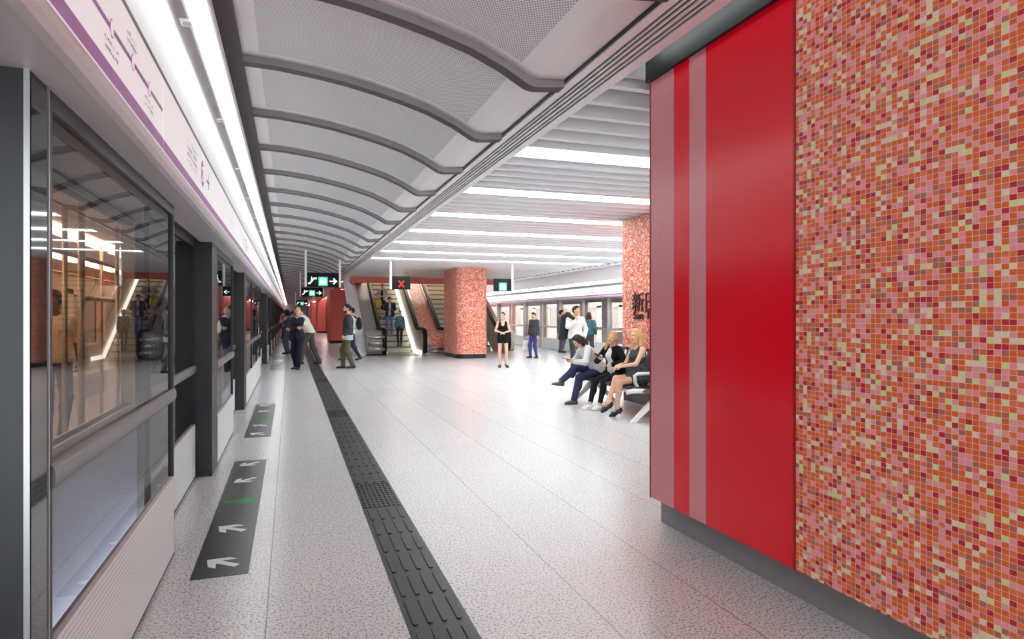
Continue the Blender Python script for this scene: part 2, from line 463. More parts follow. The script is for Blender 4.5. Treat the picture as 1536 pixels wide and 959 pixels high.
    def hand(f, side):
        W, E = (WR, ER) if side > 0 else (WL, EL); o = hr if side > 0 else hl
        d = unit(W - E); n = None; cu = curl
        if o is not None:
            d = unit(V(o[0])); n = V(o[1]); cu = o[2] if len(o) > 2 else curl
        if n is None: n = V(-side * 1.0, .2, 0)                            # palm faces the body
        n = unit(n - d * (n @ d)); t = np.cross(d, n) * side * -1           # thumb side
        if o is None and t[1] < 0: t = -t
        kn = W + d * .085
        for q in (-.024, -.008, .009, .026): f.cap(S(W + t * q * .55 + d * .01), S(kn + t * q), .016 * s, .0125 * s, k=.012)
        for q, L in ((.029, .072), (.010, .080), (-.010, .074), (-.028, .058)):
            b0 = kn + t * q; c1, c2 = cu * 1.0, cu * 2.3
            m1 = b0 + (d * math.cos(c1) + n * math.sin(c1)) * L * .55 + t * q * .12
            m2 = m1 + (d * math.cos(c2) + n * math.sin(c2)) * L * .48
            f.cap(S(b0), S(m1), .0092 * s, .0085 * s, k=.004); f.cap(S(m1), S(m2), .0085 * s, .0075 * s, k=.002)
        b0 = W + d * .022 + t * .02; m1 = b0 + (d * .55 + t * .75 + n * .35) * .045; m2 = m1 + (d * .85 + t * .35 + n * .35) * .034
        f.cap(S(b0), S(m1), .0125 * s, .0105 * s, k=.006); f.cap(S(m1), S(m2), .0105 * s, .0085 * s, k=.003)
    def foot(f, side, g=0.0, heel=False):
        A, T, K = (AR, TR, KR) if side > 0 else (AL, TL, KL)
        u = unit(V(0, 0, 1) - T * (T @ V(0, 0, 1)))
        lat = np.cross(T, u)
        b = A - u * .048
        f.cap(S(A), S(b - T * .035), (.038 + g) * s, (.033 + g) * s, k=.02)
        tipw = .030 if heel else .034
        for q in (-.012, .012):
            f.cap(S(b - T * .03 + lat * q * .5), S(b + T * .095 + lat * q * 1.5 - u * .006), (.033 + g) * s, (.028 + g) * s, k=.02)
            f.cap(S(b + T * .095 + lat * q * 1.5 - u * .006), S(b + T * .158 + lat * q * .8 - u * .014), (.028 + g) * s, (.018 + g) * s, k=.02)
        return b, T, u, lat

    # ---- body, one continuous surface
    f = new(); torso(f, 0); hips(f, 0)
    for sd in (1, -1):
        arm(f, 0, sd); leg(f, 0, sd); hand(f, sd); foot(f, sd)
    f.cap(S(N - axis * .05), S(hc - hz * .05 - hy * .02), .056 * s * (.9 if fem else 1), .050 * s * (.9 if fem else 1), k=.03)
    f.ell(Hd(0, -.008, .012), (.074*s, .094*s, .100*s), M, k=.0)
    f.ell(Hd(0, .022, -.055), (.055*s, .068*s, .070*s), M, k=.03)
    f.cap(Hd(.012, .070, -.102), Hd(-.012, .070, -.102), .017*s, k=.03)
    f.cap(Hd(.034, .072, .018), Hd(-.034, .072, .018), .015*s, k=.02)
    for sd in (1, -1):
        f.ell(Hd(.036*sd, .062, -.028), (.022*s,)*3, None, k=.02)
        f.ell(Hd(.031*sd, .095, -.004), (.016*s, .014*s, .010*s), M, k=.012, mode='sub')
        f.ell(Hd(.075*sd, -.006, -.015), (.011*s, .021*s, .031*s), M, k=.006)
    f.cap(Hd(0, .085, .004), Hd(0, .103, -.034), .009*s, .0125*s, k=.012)
    f.cap(Hd(.016, .080, -.064), Hd(-.016, .080, -.064), .010*s, k=.010)
    p, F = f.mesh()
    sk = mat('skin_' + skin, SKINS[skin], 0.5, spec=0.35); lip = mat('lips', (178, 92, 88), 0.45)
    fc = p[F].mean(1); L = (fc - hc * s) @ M.T / s
    mi = np.zeros(len(F), int)
    mi[(np.abs(L[:, 0]) < .024) & (np.abs(L[:, 2] + .064) < .009) & (L[:, 1] > .076)] = 1
    bd = np_mesh('body', p, F, [sk, lip], root, mi)
    white = mat('eye_white', (205, 200, 196), .3); iris = mat('eye_iris', (38, 26, 20), .2)
    for sd in (1, -1):
        e = MB().ball(Hd(.031*sd, .0735, -.004), .0118 * s, 0, 10); e.ball(Hd(.031*sd, .0805, -.004), .0064 * s, 1, 8)
        e.build('eye', [white, iris], bd, origin=(0, 0, 0))
        MB().tube([Hd(.016*sd, .0905, .016), Hd(.032*sd, .0895, .021), Hd(.047*sd, .079, .015)], [.003*s, .0036*s, .002*s], 6).build('eyebrow', mat('hair_%d_%d_%d' % tuple(hair[1]), hair[1], .55, spec=.3), bd, origin=(0, 0, 0))

    def emit(name, fld, m, off=None):
        p, F = fld.mesh()
        if len(F): np_mesh(name, p, F, [m], root)
    cloth = lambda c, nm='fabric': mat('%s_%d_%d_%d' % ((nm,) + tuple(c)), c, .85, spec=.2, bump=.25, bscale=38 if nm == 'patterned' else 60, vary=.75 if nm == 'patterned' else .06)
    # ---- trousers / leggings
    if legs and legs[0] in ('trousers', 'leggings', 'jeans'):
        g, g2 = {'trousers': (.014, .019), 'jeans': (.010, .012), 'leggings': (.006, .006)}[legs[0]]
        f = new(); hips(f, g)
        for sd in (1, -1):
            leg(f, g, sd, g2=g2)
        f.cut(S(P + axis * .115), V(0, 0, 1))
        # trim each leg at the ankle
        for sd, A, K in ((1, AR, KR), (-1, AL, KL)):
            d = unit(A - K); c = A + d * (.0 if legs[0] != 'leggings' else -.05)
            f.cap(S(c + d * .085), S(c + d * .14), .088 * s, k=0, mode='sub')
        emit(legs[0], f, cloth(legs[1], 'denim' if legs[0] == 'jeans' else 'fabric'))
    if legs and legs[0] == 'skirt':
        if len(legs) > 3:
            f = new()
            for sd in (1, -1): leg(f, .004, sd)
            emit('tights', f, cloth(legs[3]))
        f = new(); hem = P - V(0, 0, legs[2])
        f.cap(S(P + axis * .07 + hipv * .04), S(P + axis * .07 - hipv * .04), .102 * s, k=.02)
        for q in (-1, 0, 1): f.cap(S(P + hipv * .05 * q + axis * .04), S(hem + hipv * .075 * q), .115 * s, .12 * s, k=.05)
        f.cut(S(P + axis * .10), axis); f.cut(S(hem), V(0, 0, -1)); emit('skirt', f, cloth(legs[1]))
    # ---- top: (kind, colour, sleeve, grow, hem drop below pelvis)
    def make_top(nm, color, sleeve, g, hem, open_=0.0, vneck=.0, tails=0.0, fab='fabric'):
        f = new(); torso(f, g); 
        if hem > -.08:
            hips(f, g + .004)
            if hem > .1:
                for q in (-1, 0, 1): f.cap(S(P + hipv * .06 * q), S(P + hipv * .07 * q - axis * hem), (.115 + g) * s, (.122 + g) * s, k=.05)
        for sd in (1, -1):
            if sleeve > 0:
                arm(f, g * .9 + .003, sd, sleeve)
                W, E = (WR, ER) if sd > 0 else (WL, EL)
                if sleeve >= .95:
                    d = unit(W - E); f.cap(S(W + d * .05), S(W + d * .12), .052 * s, k=0, mode='sub')
        f.cut(S(P - axis * hem), -axis)
        f.ell(S(N + axis * .055), (.075*s, .075*s, .075*s), None, k=.01, mode='sub')
        if sleeve == 0:
            for sd, Sh in ((1, SR), (-1, SL)): f.cap(S(Sh + shv * sd * .03 + axis * .03), S(Sh + shv * sd * .05 - axis * .05), .062 * s, k=.01, mode='sub')
        if vneck: f.cap(S(N + fwd * .10), S(N + fwd * .13 - axis * vneck), .055 * s, .012 * s, k=.01, mode='sub')
        if open_: 
            f.cap(S(N + fwd * .115 + axis * .02), S(P + fwd * .135 - axis * (hem + .05)), open_ * .8 * s, open_ * 1.25 * s, k=.01, mode='sub')
        emit(nm, f, cloth(color, fab))
    if top: make_top(*top)
    if over: make_top(*over)
    if dress:   # (colour, hem length below pelvis, flare, sleeve)
        f = new(); torso(f, .008); hips(f, .012)
        if dress[1] >= 0:
            hem = P - V(0, 0, dress[1])
            for q in (-1, -.4, .4, 1): f.cap(S(P + hipv * .05 * q), S(hem + hipv * dress[2] * q), .118 * s, .125 * s, k=.05)
            f.cut(S(hem), V(0, 0, -1))
        else:       # seated: cloth follows the thighs
            for Hp, K in ((HR, KR), (HL, KL)): f.cap(S(Hp), S(Hp + (K - Hp) * .52), .100 * s, .088 * s, k=.09)
            f.cut(S((HR + HL) / 2 + unit((KR + KL) / 2 - (HR + HL) / 2) * .24), unit((KR + KL) / 2 - (HR + HL) / 2))
        for Sh, sd in ((SR, 1), (SL, -1)): f.cap(S(Sh + shv * sd * .02 + axis * .03), S(Sh + shv * sd * .04 - axis * .07), .066 * s, k=.01, mode='sub')
        f.cap(S(N + fwd * .05 + axis * .02), S(N + fwd * .12 - axis * dress[3]), .078 * s, .045 * s, k=.02, mode='sub')
        f.ell(S(N + axis * .05), (.09*s,)*3, None, k=.01, mode='sub')
        emit('dress', f, cloth(dress[0], dress[4] if len(dress) > 4 else 'fabric'))
    # ---- shoes
    for sd in (1, -1):
        f = new(); heel = shoes[1] == 'heel'
        b, T, u, lat = foot(f, sd, .0075, heel); A = AR if sd > 0 else AL; K = KR if sd > 0 else KL
        if shoes[1] == 'boot': f.cap(S(A), S(A + unit(K - A) * .07), .052 * s, .050 * s, k=.02)
        elif shoes[1] != 'heel': f.cut(S(A + u * .012), u)
        else:
            f.cut(S(A - u * .006), u); f.ell(S(A + T * .06 + u * .02), (.045*s,)*3, None, k=.01, mode='sub')
        if shoes[1] != 'heel':
            f.cut(S(A - u * .083), -u)
        else:
            hl_ = b - T * .05; f.cap(S(hl_), S(hl_ - V(0, 0, .085)), .012 * s, .006 * s, k=.015)
        emit('shoe', f, mat('shoe_%d_%d_%d' % tuple(shoes[0]), shoes[0], .45))
        if shoes[1] == 'sneaker': pass
    # ---- hair
    hm = mat('hair_%d_%d_%d' % tuple(hair[1]), hair[1], .55, spec=.3, bump=.5, bscale=90)
    f = new(); kind = hair[0]
    if kind == 'afro':
        f.ell(Hd(0, -.015, .025), (.098*s, .115*s, .108*s), M, k=0); f.cut(Hd(0, .052, .015), hy * .85 - hz * .5); f.cut(Hd(0, 0, -.07), -hz)
    else:
        f.ell(Hd(0, -.012, .016), (.081*s, .101*s, .108*s), M, k=0)
        f.cut(Hd(0, .040, .030), hy * .82 - hz * .57)
        if kind in ('short', 'bun', 'ponytail'):
            f.cut(Hd(0, -.05, -.085), -hz - hy * .25)
            for sd in (1, -1): f.ell(Hd(.088*sd, .0, -.035), (.03*s, .03*s, .05*s), M, k=.01, mode='sub')
        if kind == 'short': f.ell(Hd(.02, .035, .098), (.052*s, .055*s, .028*s), M, k=.02)
        if kind == 'bun': f.ell(Hd(0, -.115, .03), (.042*s, .04*s, .042*s), M, k=.01)
        if kind == 'ponytail':
            f.ell(Hd(0, -.105, -.01), (.03*s,)*3, M, k=.015); f.cap(Hd(0, -.115, -.02), Hd(0, -.13, -.17), .032*s, .014*s, k=.02)
        if kind in ('long', 'bob'):
            L = .24 if kind == 'long' else .12
            for sd in (1, -1):
                f.cap(Hd(.066*sd, -.012, -.01), Hd(.080*sd, -.005, -L), .030*s, .030*s, k=.03)
                f.cap(Hd(.045*sd, .035, .088), Hd(.078*sd, .045, -.02), .020*s, .018*s, k=.025)
            for q in (-1, 0, 1): f.cap(Hd(.045*q, -.075, -.02), Hd(.06*q, -.085, -L), .045*s, .035*s, k=.03)
    emit('hair', f, hm)
    if beard:
        f = new(); f.ell(Hd(0, .024, -.058), (.0585*s, .0715*s, .0725*s), M, k=0); f.cap(Hd(.012, .071, -.102), Hd(-.012, .071, -.102), .0205*s, k=.03); f.cut(Hd(0, .07, -.074), hz + hy * .35); f.cut(Hd(0, .01, 0), -hy)
        emit('beard', f, hm)
    if glasses:
        e = MB()
        for sd in (1, -1):
            c = [Hd(.031*sd + .023*math.cos(t), .098, -.004 + .018*math.sin(t)) for t in [2*PI*k/14 for k in range(15)]]
            e.tube(c, .0022*s, 5, caps=False); e.tube([Hd(.054*sd, .098, 0), Hd(.078*sd, .0, 0)], .002*s, 5)
        e.tube([Hd(.008, .1, .002), Hd(-.008, .1, .002)], .002*s, 5)
        e.build('eyeglasses', mat('black_plastic', (18, 18, 20), .35), root, origin=(0, 0, 0))
    Rz = Matrix.Rotation(root.rotation_euler.z, 3, 'Z')
    W = lambda v: Vector(loc) + Rz @ Vector([float(q) * s for q in v])
    return root, dict(WR=W(WR), WL=W(WL), N=W(N), P=W(P), SR=W(SR), SL=W(SL), hc=W(hc), Rz=Rz, s=s)
# ------------------------------------------------------------------ palette
M_floor = terrazzo('terrazzo')
M_mos = mosaic('mosaic_tiles', .0262, .0222)
M_mosP = mosaic('mosaic_tiles_pillar', .032, .028, 3.0)
M_perf = perforated('perforated_metal', (240, 240, 241), (160, 158, 160), .021)
M_panel = mat('ceiling_panel_paint', (242, 242, 243), .5)
M_gap = mat('dark_gap', (92, 86, 90), .7)
M_black = mat('black_metal', (30, 30, 32), .45)
M_dark = mat('dark_grey_metal', (46, 46, 50), .38, .3)
M_band = mat('black_bulkhead', (30, 31, 33), .4)
M_white = mat('white_paint', (244, 243, 245), .45)
M_soff = mat('satin_metal_soffit', (226, 225, 227), .42, .05)
M_greyp = mat('grey_paint', (176, 175, 178), .5)
M_trim = mat('trim_paint', (244, 242, 243), .45)
M_plinth = mat('grey_plinth', (138, 139, 141), .55, vary=.06, bscale=9)
M_red = mat('red_glass_panel', (238, 8, 38), .22, spec=.55)
M_rose = mat('pale_red_stripe', (222, 142, 152), .24, spec=.55)
M_redEdge = mat('red_panel_edge', (150, 0, 10), .35)
M_coral = mat('coral_red_panel', (216, 108, 98), .45)
M_coralR = ribbed('coral_ribbed_panel', (216, 108, 98), .4, .45, 'X', .01, .8, .06)
M_lamp = mat('lamp_diffuser', (255, 255, 255), .5, emit=(248, 255, 254), estr=3.8)
M_strip = mat('strip_light_diffuser', (255, 255, 255), .5, emit=(248, 255, 254), estr=5.3)
M_sign = mat('backlit_sign_panel', (240, 238, 240), .4, emit=(255, 253, 255), estr=.22)
M_purple = mat('purple_band', (176, 126, 182), .4, emit=(172, 112, 180), estr=.10)
M_ink = mat('small_grey_lettering', (92, 92, 98), .6)
M_teal = mat('dark_teal_mark', (96, 120, 128), .5)
M_signB = mat('black_sign_board', (22, 22, 24), .6, spec=.25)
M_green = mat('lit_green_pictogram', (40, 205, 165), .4, emit=(40, 205, 165), estr=.3)
M_lit = mat('lit_white_symbol', (245, 245, 245), .4, emit=(255, 255, 255), estr=.6)
M_litred = mat('lit_red_symbol', (220, 20, 24), .4, emit=(255, 20, 24), estr=.45)
M_mat = mat('dark_floor_sticker', (58, 58, 60), .3)
M_arrow = mat('white_floor_arrow', (236, 236, 238), .45)
M_garrow = mat('green_floor_arrow', (10, 150, 48), .45)
M_tact = mat('tactile_black', (34, 33, 36), .42)
M_steel = mat('brushed_steel', (190, 186, 184), .33, .75)
M_warmsteel = mat('warm_steel_panel', (186, 176, 164), .38, .6)
M_hand = mat('black_handrail', (28, 26, 28), .6, spec=.2)
M_step = ribbed('escalator_tread', (190, 185, 168), .5, .05, 'X', .01, .62, .35)
M_riser = ribbed('escalator_riser', (216, 211, 198), .5, .05, 'X', .01, .72, .35)
M_riserTop = mat('riser_top_band', (120, 114, 92), .5)
M_comb = mat('landing_plate', (150, 148, 118), .4, .3)
M_kick = ribbed('white_ribbed_kick_panel', (240, 246, 247), .4, .0225, 'Z', .004, .5, .17)
M_glass = glass('screen_glass', (176, 176, 182), 1.48, .78)
M_glassF = glass('far_screen_glass', (196, 202, 208), 1.5, 1.0)
M_rail = mat('grey_rail', (132, 130, 132), .35, .5)
M_frame = mat('door_frame_dark', (48, 48, 52), .4, .4)
M_edge = mat('bright_edge_trim', (176, 176, 182), .3, .6)
M_train = mat('train_body_grey', (70, 70, 76), .4, .3)
M_trainL = mat('train_body_pale', (190, 190, 212), .4, .2)
M_warm = mat('train_interior_warm', (250, 226, 198), .6)
M_warmlamp = mat('train_lamp', (255, 230, 200), .5, emit=(255, 222, 186), estr=3.4)
M_pole = mat('train_pole_warm', (222, 200, 170), .35, .4)
M_trfloor = mat('train_floor', (196, 190, 200), .4)
M_seat = mat('black_leather', (42, 42, 45), .42, bump=.1, bscale=150)
M_alu = mat('white_cast_aluminium', (226, 222, 220), .35, .15)
M_track = mat('dark_trackbed', (26, 26, 28), .8)

# ------------------------------------------------------------------ camera
TH = math.atan(333 / 960)
cam = bpy.data.cameras.new('camera'); co = bpy.data.objects.new('camera', cam); C.objects.link(co)
cam.sensor_width = 36; cam.lens = 22.5; cam.shift_y = -5.5 / 1536; cam.clip_end = 400; cam.clip_start = .05
co.location = (0, 0, 1.5); co.rotation_euler = (PI / 2, 0, -TH)
bpy.context.scene.camera = co
R_, F_ = Vector((math.cos(TH), -math.sin(TH), 0)), Vector((math.sin(TH), math.cos(TH), 0))

YE = 118.0            # far end of the hall
XF = 11.07            # far platform edge
# ------------------------------------------------------------------ room shell
struct('floor', MB().box((-.84, -6, -.12), (XF + .14, YE, 0)), M_floor)
struct('wall_end', MB().box((-4.6, YE, -1), (16, YE + .2, 7)), M_greyp)
struct('wall_left', MB().box((-4.7, -6, -1.2), (-4.5, YE, 4.2)), mat('tunnel_wall', (40, 40, 44), .8))
struct('wall_right', MB().box((15.2, -6, -1.2), (15.4, YE, 4.2)), mat('tunnel_wall', (40, 40, 44), .8))
struct('trim_1', MB().box((-4.5, -6, -1.2), (-.84, YE, -1.1)).box((XF + .14, -6, -1.2), (15.2, YE, -1.1)), M_track)
struct('trim_2', MB().box((-4.5, -6, 3.7), (-.55, YE, 3.8)).box((11.3, -6, 3.7), (15.2, YE, 3.8)), M_track)

# vaulted ceiling over the near platform: curved perforated panels with dark gaps between them
prof = [(-.375, 3.625), (-.10, 3.618), (.19, 3.588), (.45, 3.552), (.70, 3.502), (.95, 3.442), (1.20, 3.370), (1.43, 3.272), (1.62, 3.168), (1.68, 3.158), (1.895, 3.180)]
pts = []
for i in range(len(prof) - 1):
    n = 2 if i < 8 else 1
    for q in range(n): pts.append((prof[i][0] + (prof[i+1][0] - prof[i][0]) * q / n, prof[i][1] + (prof[i+1][1] - prof[i][1]) * q / n))
pts.append(prof[-1]); pts = [(a, b + .045) for a, b in pts]
L = [0]
for i in range(len(pts) - 1): L.append(L[-1] + math.dist(pts[i], pts[i+1]))
vault = bpy.data.objects.new('ceiling', None); C.objects.link(vault); vault['kind'] = 'structure'
TK = .115
def vault_panel(w):
    mb = MB(); ym = (0, .11, w - .11, w)
    for i in range(len(pts) - 1):
        for j in range(3):
            a, b = pts[i], pts[i + 1]
            perf = j == 1 and a[0] > -.24 and b[0] < 1.53
            mb.face([(a[0], ym[j], a[1]), (a[0], ym[j+1], a[1]), (b[0], ym[j+1], b[1]), (b[0], ym[j], b[1])], 1 if perf else 0,
                    [(L[i], ym[j]), (L[i], ym[j+1]), (L[i+1], ym[j+1]), (L[i+1], ym[j])], True)
        for y, s in ((0, 1), (w, -1)):
            q = [(a[0], y, a[1]), (b[0], y, b[1]), (b[0], y, b[1] + TK), (a[0], y, a[1] + TK)]
            mb.face(q if s > 0 else q[::-1], 0)
    return mb
pan = vault_panel(1.35).build('ceiling_panel', [M_panel, M_perf], vault)
Y0 = 4.35
k0 = -4
pan.location = (0, Y0 + k0 * 1.455 - 1.455 + .052, 0)
k = k0 + 1
while Y0 + k * 1.455 < YE:
    c = pan.copy(); C.objects.link(c); c.location = (0, Y0 + k * 1.455 - 1.455 + .052, 0); k += 1
rib = MB(); RD = .055
for i in range(len(pts) - 1):
    a, b = pts[i], pts[i + 1]; w2 = .055
    rib.face([(a[0], -w2, a[1] - RD), (a[0], w2, a[1] - RD), (b[0], w2, b[1] - RD), (b[0], -w2, b[1] - RD)], 0)
    rib.face([(a[0], -w2, a[1] - RD), (b[0], -w2, b[1] - RD), (b[0], -w2, b[1] + .05), (a[0], -w2, a[1] + .05)], 1)
    rib.face([(a[0], w2, a[1] - RD), (a[0], w2, a[1] + .05), (b[0], w2, b[1] + .05), (b[0], w2, b[1] - RD)], 1)
r0 = rib.build('ceiling_rib', [M_gap, mat('rib_side_lit', (150, 147, 150), .5)], vault)  # lit sides and darker underside of each rib are set by colour
r0.location = (0, Y0 + k0 * 1.455 - 1.455, 0); k = k0
while Y0 + k * 1.455 < YE:
    c = r0.copy(); C.objects.link(c); c.location = (0, Y0 + k * 1.455, 0); k += 1
back = MB()
for i in range(len(pts) - 1):
    a, b = pts[i], pts[i + 1]
    back.face([(a[0], -6, a[1] + TK), (a[0], YE, a[1] + TK), (b[0], YE, b[1] + TK), (b[0], -6, b[1] + TK)], 0)
back.build('rib_channel', M_gap, vault)
# dark shadow strip on the left of the vault, air-slot trim on its right
struct('trim_3', MB().box((-.515, -6, 3.62), (-.372, YE, 3.76)), M_gap)
tr = MB(); xs = [1.912, 1.976, 2.000, 2.014, 2.038, 2.056, 2.080, 2.102, 2.126, 2.140, 2.164, 2.248]
for i in range(0, len(xs), 2): tr.box((xs[i], -6, 3.195), (xs[i+1], YE, 3.30), 0)
tr.box((1.895, -6, 3.207), (2.248, YE, 3.34), 1)  # shallow black backing paints in the shade of the air slots
struct('trim_4', tr, [M_trim, M_black])

# slatted ceiling between the two vaults
LY = [6.28 + 2.16 * k for k in range(7)]
XC0, XC1 = 2.25, 9.8
sl = MB()
for y in [4.25, 4.62, 4.98, 5.34, 5.70] + [ly + .47 + j * .31 for ly in LY[:-1] for j in range(5)]:
    sl.box((XC0, y - .035, 3.20), (XC1, y + .035, 3.31), 0)
sl.box((XC0, 4.05, 3.335), (XC1, 20.0, 3.36), 1)
for ly in LY:
    for s in (-1, 1): sl.box((XC0, ly + s * .215 - .012, 3.215), (XC1, ly + s * .215 + .012, 3.34), 0)
sl.box((XC0, 19.55, 3.20), (XC1, 28.6, 3.36), 0)
sl.box((8.6, 28.6, 3.20), (XC1, YE, 3.36), 0)
sl.box((XC0, -6, 3.42), (16, 4.05, 3.5), 2)
sl.box((XC0, 4.0, 3.20), (XC1, 4.05, 3.5), 1)
struct('ceiling_slats', sl, [M_white, mat('slat_recess', (196, 194, 197), .6), M_greyp])
for i, ly in enumerate(LY):
    t = thing('ceiling_light', 'long white ceiling strip light between the slats, %s strip from the red wall panel' % ORD[i], 'light', ((XC0 + XC1) / 2, ly, 3.24), group='strip lights across the slatted ceiling')
    MB().box((XC0 + .03, ly - .19, 3.235), (XC1 - .05, ly + .19, 3.26)).build('diffuser', M_strip, t)
    MB().box((XC0 + .02, ly - .20, 3.26), (XC1 - .04, ly + .20, 3.33)).build('housing', M_white, t)

# ------------------------------------------------------------------ near platform header (left): soffit, sign fascia, ledge, cove
def header(x, d, names, y0=-3.0):
    """x = plane of the sign fascia, d = +1 the platform lies towards +x"""
    X = lambda o: x - d * o
    def pr(poly): 
        q = [(X(o), z) for o, z in poly]
        return q if d < 0 else q[::-1]
    sof = [(0.0, 2.235), (.004, 2.215), (.02, 2.197), (.045, 2.190), (.60, 2.190), (.60, 2.60), (.02, 2.60), (.02, 2.245), (0.0, 2.245)]
    struct(names[0], MB().prism(pr(sof), 'y', y0, YE), M_soff)
    led = [(.012, 2.585), (.012, 2.600), (.055, 2.60), (.055, 2.66), (.050, 2.70), (.165, 2.705), (.165, 3.70), (.40, 3.70), (.40, 2.585)]
    struct(names[1], MB().prism(pr(led), 'y', y0, YE), M_white)
    b = MB(); b.prism(pr([(.034, 2.606), (.034, 2.668), (.055, 2.668), (.055, 2.606)]), 'y', y0, YE); b.prism(pr([(-.001, 2.575), (-.001, 2.588), (.02, 2.588), (.02, 2.575)]), 'y', y0, YE)
    struct(names[2], b, mat('ledge_grey', (150, 149, 152), .4, .2))
header(-.542, 1, ('trim_5', 'trim_6', 'trim_7'))
header(XF - .16, -1, ('trim_8', 'trim_9', 'trim_10'))

def cove_lamp(x, d, label, z, y0, lm=None):
    t = thing('cove_light', label, 'light', (x, y0, z))
    X = lambda o: x - d * o
    a, b = sorted((X(-.045), X(.085)))
    MB().box((a, y0, z), (b, YE, z + .035)).build('diffuser', lm or M_lamp, t)
    MB().box((a - .012, y0, z + .035), (b + .012, YE, z + .075)).box((a - .014, y0, z - .004), (a, YE, z + .04)).box((b, y0, z - .004), (b + .014, YE, z + .04)).build('housing', M_white, t)
    y = y0 + 1.0; n = 0
    w = X(.085)
    while y < 46:
        m = MB(); bx = sorted((X(.080), X(.150)))
        m.box((bx[0], y - .05, z - .012), (bx[1], y + .05, z + .0), 0)
        m.cyl(((bx[0] + bx[1]) / 2, y, z - .018), ((bx[0] + bx[1]) / 2, y, z - .011), .026, 14, 1)
        m.build('bracket', [M_white, M_greyp], t); y += 2.23; n += 1
    return t
cove_lamp(-.53, 1, 'long white cove light running above the left platform sign fascia', 3.44, -3.0)
# wall that the near cove light hangs from
struct('wall_fascia', MB().box((-.74, -3, 3.66), (-.515, YE, 3.70)), M_white)
cove_lamp(XF - .05, -1, 'long white cove light above the opposite platform sign fascia', 2.80, -3.0, mat('far_lamp', (255, 255, 255), .5, emit=(248, 255, 254), estr=6.0))
# opposite side: white ceiling cove and dotted edge strip
fc = MB(); fc.box((9.8, -6, 3.30), (11.4, YE, 3.38), 0)
fc.box((9.78, 4, 3.20), (9.86, YE, 3.36), 0)
y = 8.0
while y < 40: fc.box((9.80, y, 3.186), (9.85, y + .22, 3.20), 1); y += .46
struct('ceiling_cove', fc, [M_white, M_gap])
t = thing('cove_light', 'thin white light line along the ceiling edge above the opposite platform', 'light', (9.95, 4.0, 3.28))
MB().box((9.90, 4, 3.275), (10.02, 90, 3.29)).build('diffuser', M_strip, t)
MB().box((9.88, 4, 3.265), (9.90, 90, 3.30)).box((10.02, 4, 3.265), (10.04, 90, 3.30)).build('housing', M_white, t)

